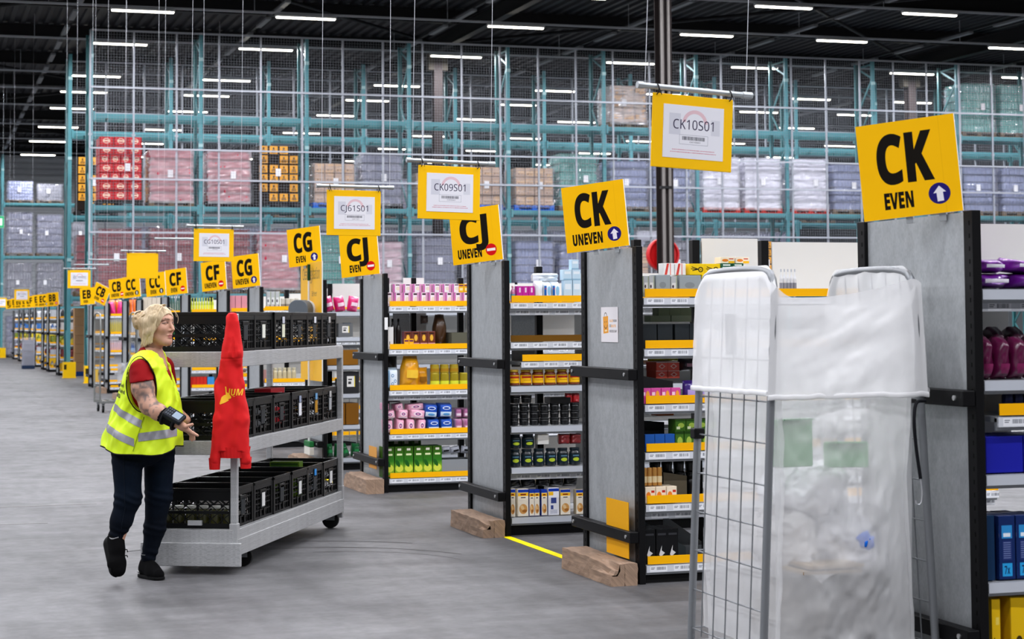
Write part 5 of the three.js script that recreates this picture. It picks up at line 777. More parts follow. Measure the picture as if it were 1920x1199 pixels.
{
  const red = new THREE.MeshPhysicalMaterial({ color: 0xd8040a, roughness: 0.85, sheen: 0.4, sheenColor: 0xff5040, sheenRoughness: 0.6, bumpMap: grain(128, (x, y) => 0.5 + 0.5 * hash(x * 128, y * 128, 3), { data: true }), bumpScale: 0.0006 });
  red.bumpMap.repeat.set(12, 12);
  const OUT = [[1.60, -0.024, 0.012], [1.575, -0.033, 0.022], [1.53, -0.036, 0.027], [1.40, -0.066, 0.043], [1.27, -0.086, 0.056], [1.2, -0.1, 0.068], [1.04, -0.116, 0.088], [0.91, -0.118, 0.1], [0.83, -0.112, 0.102], [0.745, -0.1, 0.1], [0.6, -0.1, 0.1]];
  const span = (y) => { for (let i = 1; i < OUT.length; i++) if (y >= OUT[i][0]) { const a = OUT[i - 1], b = OUT[i], t = Math.max(0, Math.min(1, (a[0] - y) / (a[0] - b[0]))); return [a[1] + (b[1] - a[1]) * t, a[2] + (b[2] - a[2]) * t]; } return [-0.1, 0.1]; };
  const f = (x, y, z) => {
    const [l, r] = span(y), hw = (r - l) / 2, cx = (l + r) / 2, dz = 0.03 + 0.35 * hw, k = Math.hypot((x - cx) / hw, (z - 0.02) / dz);
    let d = (k - 1) * Math.min(hw, dz);
    d += 0.009 * Math.sin(x * 50 + y * 9 + 2 * noise(y * 5, 1)) * Math.min(1, (1.5 - y) * 3) + 0.004 * noise(x * 26, y * 16, z * 20);
    d = Math.max(d, y - 1.6, 0.76 - y);
    const hood = cone(x, y, z, [-0.012, 1.57, 0.02], [0.012, 1.36, 0.05], 0.032, 0.05) + 0.006 * noise(x * 40, y * 22, z * 40); d = smin(d, Math.max(hood, y - 1.602), 0.03);
    const fold = cone(x, y, z, [0.024, 1.545, 0.045], [0.036, 1.3, 0.05], 0.012, 0.02); d = smin(d, fold, 0.02);
    d = Math.max(d, -(cone(x, y, z, [0.004, 1.55, 0.085], [0.014, 1.3, 0.1], 0.012, 0.008)));
    const seam = Math.abs(y - 1.325 - 0.02 * x); if (seam < 0.004) d += 0.002;
    const s1 = smin(cone(x, y, z, [-0.056, 1.3, 0.03], [-0.078, 0.95, 0.05], 0.026, 0.038), cone(x, y, z, [-0.078, 0.95, 0.05], [-0.108, 0.7, 0.045], 0.038, 0.034), 0.03) + 0.005 * noise(x * 30, y * 24, z * 30), s2 = smin(cone(x, y, z, [0.034, 1.3, 0.03], [0.05, 0.95, 0.05], 0.024, 0.038), cone(x, y, z, [0.05, 0.95, 0.05], [0.078, 0.7, 0.04], 0.038, 0.034), 0.03) + 0.005 * noise(x * 30, y * 24, 7 + z * 30);
    return smin(smin(d, s1, 0.012), s2, 0.012);
  };
  const t = thing('hoodie', 'bright red hoodie hung by its hood over the cart post', 'hoodie', [CART[0] - 0.012, 0, CART[1] + 0.04], -0.308);
  obj('body', skin(f, [-0.18, 0.655, -0.1], [0.15, 1.62, 0.16], 0.006), red, t);
  const rib = (cx, w, y0, h, cz, d) => sheet((u, v) => { const a = u * 2 * Math.PI, r = 1 + 0.02 * Math.sin(u * 2 * Math.PI * 24); return V(cx + Math.cos(a) * w * r * (1 - 0.12 * v), y0 + h * (1 - v), cz + Math.sin(a) * d * r * (1 - 0.12 * v)); }, 120, 4);
  obj('hem_band', rib(0.004, 0.102, 0.718, 0.066, 0.02, 0.07), red, t);
  obj('cuff', rib(-0.11, 0.036, 0.648, 0.07, 0.045, 0.034), red, t); obj('cuff', rib(0.078, 0.036, 0.652, 0.07, 0.03, 0.034), red, t);
  const logo = canvas(256, 192, (c) => { c.fillStyle = '#f7b818'; c.beginPath(); for (const [x, y] of [[62, 8], [76, 10], [80, 60], [104, 74], [122, 96], [132, 108], [128, 118], [96, 128], [104, 138], [60, 160], [12, 176], [6, 168], [26, 108], [46, 92], [70, 84], [66, 40]]) c.lineTo(x, y); c.fill(); c.save(); c.transform(1, 0, -0.2, 1, 20, 0); text(c, 'lUM', 94, 92, 150, 66); c.restore(); rc(c, '#f7b818', 150, 98, 22, 5); });
  obj('print', sheet((u, v) => { const x = -0.078 + 0.146 * u, y = 1.035 + 0.125 * v; let z = 0.16; for (let i = 0; i < 90 && z > 0.02; i++) { const q = f(x, y, z); if (q < 0.0015) break; z -= Math.max(0.0008, Math.min(0.01, q * 0.6)); } return V(x, y, z + 0.0015); }, 24, 20), new THREE.MeshStandardMaterial({ map: logo, alphaTest: 0.5, roughness: 0.6, side: THREE.DoubleSide }), t);
}

// ---------- the woman ----------
{
  const t = thing('person', 'blonde woman in a neon yellow safety vest walking beside the cart, right arm forward', 'person', [1.319, 0, -11.545], -0.308);
  const drape = (f, x, y, z0 = 0.45, zmin = -0.05) => { let z = z0; for (let i = 0; i < 90 && z > zmin; i++) { const d = f(x, y, z); if (d < 0.0012) break; z -= Math.max(0.001, d * 0.7); } return z; };
  // head: own axes a (forward), y, b (her right, towards the camera)
  const HC = [0.1, 1.532, 0.02], ph = 0.5, cp = Math.cos(ph), sp = Math.sin(ph);
  const toHead = (x, y, z) => { const dx = x - HC[0], dz = z - HC[2]; return [dx * cp + dz * sp, y - HC[1], -dx * sp + dz * cp]; };
  const fromHead = (a, y, b) => V(HC[0] + a * cp - b * sp, HC[1] + y, HC[2] + a * sp + b * cp);
  const headF = (x, y, z) => {
    const [a, v, b] = toHead(x, y, z), B = Math.abs(b);
    let d = ell(a, v, b, [-0.004, 0.028, 0], [0.093, 0.09, 0.074]);
    d = smin(d, ell(a, v, b, [0.03, -0.045, 0], [0.062, 0.075, 0.056]), 0.03);
    d = smin(d, cone(a, v, B, [0.0, -0.06, 0.048], [0.062, -0.1, 0.016], 0.018, 0.017), 0.03);            // jaw
    d = smin(d, Math.hypot(a - 0.073, v + 0.101, b * 0.8) - 0.019, 0.022);                                   // chin
    d = smin(d, cone(a, v, B, [0.086, 0.037, 0.004], [0.066, 0.04, 0.045], 0.009, 0.008), 0.02);             // brow
    d = smin(d, ell(a, v, B, [0.062, -0.02, 0.038], [0.022, 0.02, 0.02]), 0.025);                             // cheekbone
    d = Math.max(d, -(ell(a, v, B, [0.098, 0.012, 0.032], [0.022, 0.013, 0.018]))) ;                          // eye socket
    d = smin(d, ell(a, v, B, [0.075, 0.012, 0.031], [0.0135, 0.0125, 0.0155]), 0.004);                        // lids
    d = smin(d, cone(a, v, b, [0.088, 0.02, 0], [0.114, -0.025, 0], 0.007, 0.0095), 0.012);                  // nose
    d = smin(d, cone(a, v, B, [0.1, -0.03, 0.004], [0.094, -0.03, 0.013], 0.007, 0.0065), 0.008);
    d = smin(d, ell(a, v, b, [0.088, -0.06, 0], [0.012, 0.0065, 0.021]), 0.006);                              // lips
    d = smin(d, ell(a, v, b, [0.086, -0.073, 0], [0.012, 0.0075, 0.018]), 0.006);
    d = Math.max(d, -ell(a, v, b, [0.101, -0.0662, 0], [0.01, 0.0014, 0.02]));
    d = smin(d, ell(a, v, B, [-0.008, -0.005, 0.076], [0.017, 0.03, 0.008]), 0.006);                          // ear
    const n = cone(x, y, z, [0.075, 1.46, 0.0], [0.055, 1.34, -0.005], 0.05, 0.058);                          // neck
    return smin(d, n, 0.035);
  };
  const armF = (x, y, z) => {
    let d = cone(x, y, z, [0.022, 1.26, 0.165], [0.044, 1.16, 0.205], 0.058, 0.064);
    d = smin(d, cone(x, y, z, [0.044, 1.16, 0.205], [0.086, 1.055, 0.24], 0.064, 0.05), 0.03);
    d = smin(d, cone(x, y, z, [0.086, 1.055, 0.24], [0.15, 1.02, 0.275], 0.049, 0.047), 0.03);
    return smin(d, cone(x, y, z, [0.15, 1.02, 0.275], [0.28, 0.948, 0.31], 0.046, 0.027), 0.03);
  };
  const bodyF = (x, y, z) => {
    let d = ell(x, y, z, [0.05, 1.2, 0], [0.1, 0.2, 0.165]);
    d = smin(d, ell(x, y, z, [0.02, 0.95, 0], [0.11, 0.22, 0.15]), 0.06);
    d = smin(d, cone(x, y, z, [0.058, 1.37, -0.005], [0.055, 1.28, 0], 0.056, 0.08), 0.05);
    d = smin(d, armF(x, y, z), 0.03);
    d = smin(d, cone(x, y, z, [0.09, 1.26, -0.165], [0.14, 1.02, -0.2], 0.06, 0.045), 0.03);
    d = smin(d, cone(x, y, z, [0.14, 1.02, -0.2], [0.24, 0.95, -0.16], 0.043, 0.028), 0.03);
    d = smin(d, cone(x, y, z, [-0.06, 0.84, 0.09], [-0.06, 0.48, 0.1], 0.075, 0.055), 0.03);
    d = smin(d, cone(x, y, z, [-0.06, 0.48, 0.1], [-0.13, 0.2, 0.09], 0.05, 0.03), 0.03);
    d = smin(d, cone(x, y, z, [0.08, 0.84, -0.09], [0.085, 0.49, -0.09], 0.075, 0.055), 0.03);
    return smin(d, cone(x, y, z, [0.085, 0.49, -0.09], [0.02, 0.09, -0.1], 0.05, 0.03), 0.03);
  };
  const handF = (x, y, z) => {
    let d = cone(x, y, z, [0.265, 0.956, 0.306], [0.3, 0.936, 0.312], 0.027, 0.026);
    for (const [A, B] of [[[0.3, 0.937, 0.325], [0.338, 0.915, 0.33]], [[0.3, 0.935, 0.308], [0.34, 0.908, 0.308]], [[0.298, 0.932, 0.294], [0.334, 0.902, 0.286]]]) d = smin(d, cone(x, y, z, A, B, 0.018, 0.013), 0.014);
    const fin = [[[0.338, 0.915, 0.33], [0.366, 0.898, 0.334], [0.392, 0.884, 0.334], 0.0098], [[0.34, 0.908, 0.312], [0.364, 0.888, 0.312], [0.368, 0.86, 0.31], 0.0098], [[0.336, 0.903, 0.294], [0.356, 0.88, 0.29], [0.352, 0.853, 0.288], 0.0093], [[0.328, 0.9, 0.278], [0.343, 0.88, 0.271], [0.338, 0.858, 0.27], 0.0083]];
    for (const [A, B, C, r] of fin) d = smin(d, Math.min(smin(cone(x, y, z, A, B, r + 0.001, r), cone(x, y, z, B, C, r, r * 0.8), 0.004), 1), 0.005);
    const th = smin(cone(x, y, z, [0.288, 0.948, 0.322], [0.324, 0.938, 0.348], 0.016, 0.0115), cone(x, y, z, [0.324, 0.938, 0.348], [0.364, 0.95, 0.352], 0.011, 0.0085), 0.006);
    return smin(d, th, 0.012);
  };
  const skinC = [0.56, 0.3, 0.2];
  const paint = (x, y, z) => {
    let c = [...skinC];
    const [a, v, b] = toHead(x, y, z), B = Math.abs(b), mix = (k, q) => c.forEach((s, i) => { c[i] = s + (q[i] - s) * k; });
    if (y > 1.35) {
      mix(0.25 * Math.max(0, 1 - Math.hypot(a - 0.06, v + 0.025, B - 0.045) / 0.03), [0.62, 0.2, 0.13]);
      const lip = Math.hypot((v + 0.066) / 0.013, b / 0.021); if (a > 0.075 && lip < 1) mix(0.75, [0.42, 0.1, 0.09]);
      const brow = Math.abs(v - 0.037 + (B - 0.028) * (B > 0.04 ? 0.5 : -0.15)); if (a > 0.045 && B > 0.012 && B < 0.056 && brow < 0.0042) mix(0.8, [0.1, 0.05, 0.03]);
      const lash = Math.abs(v - 0.0165 + Math.abs(B - 0.03) * 0.25); if (a > 0.06 && B > 0.016 && B < 0.05 && lash < 0.0034) mix(0.85, [0.03, 0.02, 0.015]);
      const shade = Math.hypot((v - 0.024) / 0.01, (B - 0.032) / 0.02); if (a > 0.05 && shade < 1) mix(0.35, [0.22, 0.11, 0.08]);
      if (a > 0.09 && Math.hypot(v + 0.036, B - 0.007) < 0.004) mix(0.7, [0.1, 0.03, 0.02]);
    }
    if (y > 1.0 && y < 1.215 && x < 0.2 && z > 0.12) { const n = noise(x * 28, y * 26, z * 28) + 0.6 * noise(x * 70, y * 66, z * 70), e = Math.abs(noise(x * 34 + 9, y * 34, z * 34)); const k = Math.max(0, Math.min(1, (n + 0.02) * 1.6)) * 0.7 + (e < 0.1 ? 0.5 : 0) + 0.12; mix(Math.min(0.85, k), [0.06, 0.058, 0.062]); }
    return c;
  };
  const skinM = new THREE.MeshPhysicalMaterial({ color: 0xffffff, vertexColors: true, roughness: 0.5, sheen: 0.2, sheenColor: 0xffc0a0 });
  const parts = [skin(bodyF, [-0.24, 0.06, -0.32], [0.3, 1.4, 0.36], 0.011, paint), skin(headF, [-0.06, 1.32, -0.11], [0.25, 1.66, 0.16], 0.0032, paint), skin(handF, [0.22, 0.83, 0.235], [0.41, 0.99, 0.38], 0.003, paint)];
  obj('body', parts, skinM, t);
  for (const s of [-1, 1]) {
    const c = fromHead(0.0755, 0.0115, s * 0.031), look = V(cp, -0.04, sp).normalize();
    const e = obj('eye', flat(new THREE.SphereGeometry(0.0118, 20, 14)).translate(c.x, c.y, c.z), M(0xe9e2da, 0.25), t); const p = c.clone().addScaledVector(look, 0.0072);
    obj('iris', flat(new THREE.SphereGeometry(0.0056, 14, 10)).translate(p.x, p.y, p.z), M(0x2a2018, 0.2), e);
  }
  obj('earring', (() => { const p = fromHead(-0.004, -0.038, 0.084); return flat(new THREE.SphereGeometry(0.0045, 12, 8)).translate(p.x, p.y, p.z); })(), M(0xf4f1ea, 0.15), t);
  // hair
  let extraHair = [];
  const hairF = (x, y, z) => {
    const [a, v, b] = toHead(x, y, z);
    let d = ell(a, v, b, [-0.01, 0.032, 0], [0.105, 0.095, 0.087]);
    d = Math.max(d, -ell(a, v, b, [0.125, -0.035, 0.008], [0.092, 0.118, 0.088]));
    d = Math.max(d, (a < -0.02 ? -0.05 : -0.02) - v);
    const lock = (P, r0, r1) => { for (let i = 1; i < P.length; i++) { const q0 = r0 + (r1 - r0) * (i - 1) / (P.length - 1), q1 = r0 + (r1 - r0) * i / (P.length - 1); d = smin(d, cone(a, v, b, P[i - 1], P[i], q0, q1), 0.03); } };
    lock([[0.052, 0.105, 0.04], [0.044, 0.05, 0.074], [0.026, -0.025, 0.08], [0.006, -0.09, 0.076]], 0.012, 0.004);
    lock([[0.03, 0.11, 0.05], [0.022, 0.05, 0.082], [-0.002, -0.035, 0.088], [-0.04, -0.125, 0.076]], 0.016, 0.006);
    lock([[0.0, 0.1, 0.06], [-0.012, 0.02, 0.09], [-0.03, -0.05, 0.082], [-0.045, -0.105, 0.072]], 0.02, 0.006);
    lock([[-0.07, 0.02, 0.04], [-0.078, -0.05, 0.035], [-0.062, -0.115, 0.045]], 0.042, 0.012);
    d = smin(d, ell(a, v, b, [-0.126, 0.034, 0.025], [0.04, 0.058, 0.05]) + 0.005 * noise(a * 60, v * 60, b * 60), 0.015);
    return d + 0.0018 * noise(a * 110 + b * 60, v * 9, b * 90) + 0.0012 * noise(a * 240, v * 12, b * 200);
  };
  const hairC = (x, y, z) => { const n = noise(x * 120 + z * 60, y * 10, z * 130) * 0.5 + noise(x * 300, y * 18, z * 300) * 0.4, k = 0.5 + 0.5 * n, bun = toHead(x, y, z)[0] < -0.06 ? 0.35 : 0; return [0.76 - 0.36 * k - 0.16 * bun, 0.62 - 0.36 * k - 0.17 * bun, 0.4 - 0.28 * k - 0.13 * bun]; };
  { const g = []; for (let i = 0; i < 140; i++) { const w = rr(-0.9, 1.0), P = [[0.05 - 0.06 * rnd(), 0.124, rr(-0.02, 0.02)], [0.0, 0.118 - 0.03 * w * w, 0.07 * w], [-0.055, 0.075 - 0.02 * w * w, 0.082 * w], [-0.1, 0.035 + rr(-0.03, 0.02), 0.03 + 0.03 * w]]; g.push(tube(P.map(([a, v, b]) => fromHead(a + rr(-0.004, 0.004), v + rr(-0.002, 0.003), b)), rr(0.001, 0.002), 10, 4)); } extraHair = g; }
  const hairM = new THREE.MeshStandardMaterial({ color: 0xffffff, vertexColors: true, roughness: 0.45 });
  const hair = obj('hair', skin(hairF, [-0.13, 1.34, -0.1], [0.23, 1.68, 0.17], 0.0034, hairC), hairM, t);
  { const g = []; for (let i = 0; i < 150; i++) { const u = rnd() * 0.72, a0 = 0.062 - 0.1 * u, P = [[a0 * 0.6, 0.126 - 0.01 * rnd(), 0.012], [a0, 0.108 - 0.012 * rnd(), 0.046 + 0.01 * u], [a0 - 0.004, 0.05, 0.08 + 0.012 * u], [a0 - 0.018 - 0.01 * u, -0.03, 0.09], [a0 - 0.038 - 0.026 * u + rr(-0.006, 0.006), -0.085 - 0.045 * u + rr(-0.02, 0.01), 0.081]]; g.push(tube(P.map(([a, v, b]) => fromHead(a + rr(-0.003, 0.003), v, b + rr(-0.002, 0.004))), rr(0.0009, 0.002), 12, 4)); }
    stuff(obj('crown_strands', extraHair, M(0xc9b083, 0.4), hair)); stuff(obj('strands', g, M(0xe2cda6, 0.38), hair));
    obj('loose_strand', [tube([[0.075, 0.105, -0.02], [0.1, 0.08, -0.04], [0.112, 0.04, -0.05], [0.106, 0.012, -0.05]].map((p) => fromHead(...p)), 0.0013, 14, 5), tube([[0.07, 0.108, -0.01], [0.095, 0.09, -0.03], [0.103, 0.05, -0.045]].map((p) => fromHead(...p)), 0.0012, 12, 5)], M(0xe2cfae, 0.4), hair);
    obj('hair_clip', [-1, 0, 1].map((k) => tube([[-0.1, 0.075 + 0.012 * k, 0.04], [-0.122, 0.06 + 0.014 * k, 0.062], [-0.136, 0.03 + 0.012 * k, 0.064]].map((p) => fromHead(...p)), 0.0028, 10, 5)), M(0x2c2013, 0.35), hair); }
  // red polo shirt
  const poloF = (x, y, z) => {
    let d = ell(x, y, z, [0.045, 1.14, 0], [0.135, 0.26, 0.185]);
    d = Math.max(d, 0.95 - y);
    d = smin(d, cone(x, y, z, [0.064, 1.385, -0.003], [0.055, 1.3, 0], 0.062, 0.085), 0.05);
    d = Math.max(d, (y - 1.415 + 1.1 * (x - 0.01)) * 0.67);
    let s = cone(x, y, z, [0.022, 1.262, 0.16], [0.038, 1.185, 0.205], 0.068, 0.073) + 0.004 * noise(x * 20, y * 30, z * 20); s = Math.max(s, -((y - 1.2) * 0.97 + (x - 0.05) * -0.15 + 0.0));
    d = smin(d, s, 0.02);
    const s2 = Math.max(cone(x, y, z, [0.09, 1.27, -0.16], [0.105, 1.17, -0.19], 0.075, 0.07), 1.17 - y); d = smin(d, s2, 0.02);
    return Math.max(d, -cone(x, y, z, [0.086, 1.5, 0], [0.086, 1.36, 0.0], 0.058, 0.052));
  };
  const polo = obj('polo_shirt', skin(poloF, [-0.14, 0.94, -0.29], [0.24, 1.43, 0.31], 0.0075), M(0x86040b, 0.85), t);
  obj('collar', sheet((u, v) => { const a = (-0.12 + 1.24 * u) * Math.PI + Math.PI * 0.5, r = 0.066 - 0.004 * v + 0.002 * noise(u * 9, v * 3), dip = Math.max(0, Math.cos(a)); const X = 0.072 + Math.cos(a) * r + 0.01 * dip; return V(X, 1.405 - 0.98 * (X - 0.02) - 0.02 * (1 - v), Math.sin(a) * r * 0.98); }, 40, 6), M(0x9c050d, 0.85), polo);
  // safety vest
  const VS = [[1.41, 0.03, 0.115, 0.075], [1.375, -0.02, 0.135, 0.125], [1.33, -0.06, 0.155, 0.18], [1.28, -0.09, 0.172, 0.215], [1.2, -0.122, 0.194, 0.218], [1.085, -0.155, 0.213, 0.21], [0.925, -0.205, 0.226, 0.222], [0.76, -0.243, 0.24, 0.24]];
  const vs = (y) => { for (let i = 1; i < VS.length; i++) if (y >= VS[i][0]) { const a = VS[i - 1], b = VS[i], k = Math.max(0, Math.min(1, (a[0] - y) / (a[0] - b[0]))); return [1, 2, 3].map((q) => a[q] + (b[q] - a[q]) * k); } return VS[VS.length - 1].slice(1); };
  const hemY = (ang) => 0.778 + 0.022 * Math.cos(ang * 2 + 0.3) + 0.006 * Math.sin(ang * 5);
  const vestRaw = (x, y, z) => {
    const [l, r, hz] = vs(y), hw = (r - l) / 2, cx = (l + r) / 2, p = 2.3, k = (Math.abs((x - cx) / hw) ** p + Math.abs(z / hz) ** p) ** (1 / p), ang = Math.atan2(z, x - cx);
    let d = (k - 1) * Math.min(hw, hz) * 0.85;
    const low = Math.max(0, 1.2 - y);
    d += low * 0.03 * Math.sin(ang * 5 + 1.2 + 2 * noise(y * 4, ang)) + 0.012 * noise(x * 9, y * 11 + x * 6, z * 9) + 0.008 * noise(x * 22, y * 18 - x * 20, z * 22);
    return Math.max(d, y - 1.395, hemY(ang) - y);
  };
  const vestF = (x, y, z) => {
    let d = vestRaw(x, y, z);
    d = Math.max(d, -ell(x - 0.2 * (1.19 - y) * 0.5, y, z, [0.03, 1.18, 0.26], [0.096, 0.172, 0.2]));
    d = Math.max(d, -ell(x, y, z, [0.1, 1.185, -0.26], [0.075, 0.15, 0.12]));
    d = Math.max(d, -Math.max(-(y - 1.342 + 0.9 * (x + 0.02)) * 0.76, Math.abs(z) - 0.098 * Math.max(0.2, Math.min(1, (y - 1.1) / 0.18))));   // neckline
    d = Math.max(d, -(Math.max(cone(x, y, z, [0.16, 1.37, 0.02], [0.235, 1.06, 0.03], 0.045, 0.012), 0.07 - x)));    // open front
    return d;
  };
  const neon = new THREE.MeshPhysicalMaterial({ color: 0xd6f205, roughness: 0.6, sheen: 0.25, sheenColor: 0xf4ff80 });
  const vest = obj('safety_vest', skin(vestF, [-0.29, 0.735, -0.29], [0.29, 1.42, 0.29], 0.0075), neon, t);
  const grey = M(0x9b9ba1, 0.4, 0.2), stripe = (x0, x1, y0, y1, h) => obj('reflective_strip', sheet((u, v) => { const x = x0 + (x1 - x0) * u, y = y0 + (y1 - y0) * u + h * (v - 0.5); return V(x, y, drape(vestRaw, x, y) + 0.002); }, 40, 6), grey, vest);
  stripe(-0.158, 0.04, 1.05, 0.945, 0.047); stripe(-0.196, 0.0, 0.925, 0.838, 0.047); stripe(0.022, 0.222, 0.868, 0.89, 0.05);
  obj('flap_seam', tube(Array.from({ length: 14 }, (_, i) => { const u = i / 13, x = 0.05 - 0.055 * u, y = 0.99 - 0.2 * u; return V(x, y, drape(vestRaw, x, y) + 0.002); }), 0.0025, 30, 5), M(0x9aac10, 0.7), vest);
  obj('printed_words', sheet((u, v) => { const x = -0.15 + 0.088 * u, y = 1.1 + 0.115 * v - 0.026 * u; return V(x, y, drape(vestRaw, x, y) + 0.003); }, 20, 16), new THREE.MeshStandardMaterial({ alphaTest: 0.5, roughness: 0.6, side: THREE.DoubleSide, map: canvas(160, 200, (c) => { c.fillStyle = '#15180a'; text(c, 'd wel', 40, 56, 92, 40); text(c, 'fstand', 26, 120, 124, 44); text(c, '80', 8, 184, 70, 44); }) }), vest);
  const ring = (n, fn) => Array.from({ length: n + 1 }, (_, i) => fn(i / n * 2 * Math.PI));
  const trim = M(0x141510, 0.7);
  obj('armhole_trim', tube(ring(40, (q) => { const y = 1.18 + 0.166 * Math.sin(q), x = 0.03 + 0.09 * Math.cos(q) + 0.1 * (1.19 - y); return V(x, y, Math.max(0.1, drape(vestRaw, x, y) - 0.004)); }), 0.0035, 80, 5), trim, vest);
  obj('hem_trim', tube(ring(60, (q) => { const y = hemY(q) + 0.004; let r = 0.35; const [l, rr2] = vs(y), cx = (l + rr2) / 2; for (let i = 0; i < 80; i++) { const d = vestRaw(cx + Math.cos(q) * r, y + 0.006, Math.sin(q) * r); if (d < 0.001) break; r -= Math.max(0.0008, d * 0.7); } return V(cx + Math.cos(q) * r, y, Math.sin(q) * r); }), 0.004, 120, 5), trim, vest);
  // jeans
  const legF = (x, y, z) => {
    let d = ell(x, y, z, [0.01, 0.84, 0], [0.16, 0.16, 0.165]);
    d = smin(d, cone(x, y, z, [-0.075, 0.82, 0.085], [-0.062, 0.5, 0.1], 0.096, 0.078), 0.04);
    d = smin(d, cone(x, y, z, [-0.062, 0.5, 0.1], [-0.1, 0.37, 0.1], 0.076, 0.062), 0.03);
    d = smin(d, cone(x, y, z, [-0.1, 0.37, 0.1], [-0.137, 0.262, 0.09], 0.062, 0.046), 0.03);
    let e = cone(x, y, z, [0.088, 0.82, -0.085], [0.085, 0.5, -0.09], 0.1, 0.08);
    e = smin(e, cone(x, y, z, [0.085, 0.5, -0.09], [0.06, 0.3, -0.1], 0.078, 0.062), 0.03);
    e = smin(e, cone(x, y, z, [0.06, 0.3, -0.1], [0.022, 0.115, -0.1], 0.062, 0.044), 0.03);
    d = smin(d, e, 0.02);
    const wr = (q, w) => Math.max(0, 1 - Math.abs(y - q) / w);
    d += 0.004 * Math.sin(y * 130 + x * 40 + 2 * noise(x * 12, y * 8, z * 12)) * (wr(0.49, 0.07) + wr(0.14, 0.06) + wr(0.3, 0.05) + 0.6 * wr(0.74, 0.08)) + 0.003 * noise(x * 16, y * 14, z * 16);
    return Math.max(d, y - 0.98, Math.min(0.1 - y, 1));
  };
  const denim = (x, y, z) => { const k = 0.5 + 0.5 * noise(x * 10, y * 6, z * 10), f = 0.5 + 0.5 * noise(x * 160, y * 160, z * 160), w = Math.max(0, 1 - Math.abs(y - 0.58) / 0.22) * 0.5; return [0.001 + 0.0015 * k * f, 0.0025 + 0.004 * k * f + 0.004 * w, 0.006 + 0.009 * k * f + 0.011 * w]; };
  const jeans = obj('jeans', skin(legF, [-0.24, 0.07, -0.24], [0.24, 1.0, 0.24], 0.008, denim), new THREE.MeshPhysicalMaterial({ color: 0xffffff, vertexColors: true, roughness: 0.85, specularIntensity: 0.25 }), t);
  obj('seam', tube(Array.from({ length: 16 }, (_, i) => { const y = 0.76 - 0.5 * i / 15, x = -0.075 + 0.02 * (i / 15) - (i > 9 ? 0.008 * (i - 9) : 0); return V(x, y, drape(legF, x, y) + 0.0005); }), 0.002, 30, 4), M(0x0b1420, 0.8), jeans);
  obj('hanging_key', tube([V(0.14, 0.79, 0.16), V(0.148, 0.772, 0.168), V(0.142, 0.765, 0.166)], 0.003, 8, 5), M(0xc9cbd0, 0.3, 0.8), jeans);
  // shoes
  const sh = new THREE.MeshPhysicalMaterial({ color: 0x040405, roughness: 0.9, specularIntensity: 0.25 });
  const shoe1 = (x, y, z) => { let d = cone(x, y, z, [0.0, 0.05, -0.125], [0.07, 0.036, -0.035], 0.044, 0.042); d = smin(d, cone(x, y, z, [0.07, 0.036, -0.035], [0.104, 0.03, 0.01], 0.042, 0.036), 0.03); d = smin(d, cone(x, y, z, [0.012, 0.09, -0.115], [0.05, 0.068, -0.06], 0.042, 0.035), 0.03); return Math.max(d, 0.014 - y); };
  const s1 = obj('shoe', skin(shoe1, [-0.07, 0, -0.2], [0.17, 0.16, 0.08], 0.005), sh, t);
  obj('sole', skin((x, y, z) => Math.max(Math.min(cone(x, 0, z, [-0.002, 0, -0.125], [0.07, 0, -0.035], 0.046, 0.047), cone(x, 0, z, [0.07, 0, -0.035], [0.106, 0, 0.012], 0.047, 0.038)), 0.001 - y, y - 0.02), [-0.07, -0.01, -0.2], [0.17, 0.04, 0.08], 0.005), M(0x060606, 0.7), s1);
  obj('lace', [0, 1, 2].map((k) => tube([V(0.03 + 0.017 * k, 0.098 - 0.012 * k, -0.115 + 0.02 * k), V(0.058 + 0.014 * k, 0.104 - 0.014 * k, -0.064 + 0.018 * k), V(0.072 + 0.012 * k, 0.082 - 0.012 * k, -0.042 + 0.016 * k)], 0.0025, 10, 5)), M(0x222224, 0.7), s1);
  obj('sock', cyl(0.038, 0.042, 0.03, 0.02, 0.112, -0.1, 18), M(0xb9b9b6, 0.9), s1);
  obj('heel_tab', tube([V(-0.042, 0.036, -0.14), V(-0.045, 0.036, -0.115), V(-0.03, 0.034, -0.084)], 0.006, 10, 6), M(0xa8a8a6, 0.6), s1);
  const shoe2 = (x, y, z) => { let d = cone(x, y, z, [-0.152, 0.225, 0.075], [-0.122, 0.115, 0.125], 0.047, 0.05); d = smin(d, cone(x, y, z, [-0.122, 0.115, 0.125], [-0.108, 0.078, 0.14], 0.05, 0.04), 0.03); return smin(d, cone(x, y, z, [-0.136, 0.27, 0.09], [-0.12, 0.2, 0.115], 0.048, 0.045), 0.03); };
  const s2 = obj('shoe', skin(shoe2, [-0.22, 0.02, 0], [-0.04, 0.34, 0.21], 0.005), sh, t);
  obj('sole', skin((x, y, z) => Math.max(Math.abs(cone(x, y, z, [-0.162, 0.225, 0.072], [-0.117, 0.085, 0.132], 0.047, 0.046) - 0.0) - 0.006, (x + 0.137) * 0.8 + (z - 0.1) * 0.3 - (y - 0.15) * -0.2), [-0.24, 0.02, 0], [-0.04, 0.3, 0.21], 0.005), M(0x070707, 0.7), s2);
  obj('lace', [0, 1].map((k) => tube([V(-0.085, 0.19 - 0.035 * k, 0.1), V(-0.066, 0.195 - 0.035 * k, 0.11), V(-0.06, 0.18 - 0.03 * k, 0.115)], 0.003, 8, 5)), M(0x101012, 0.7), s2);
  obj('sock', tube([V(-0.178, 0.28, 0.105), V(-0.15, 0.262, 0.137), V(-0.11, 0.272, 0.135)], 0.005, 12, 6), M(0x8f8f90, 0.9), s2);
  // the wrist computer she wears
  const w = thing('wrist_computer', 'black wrist computer with a small grey screen strapped to her forearm', 'wrist computer', [1.319, 0, -11.545], -0.308);
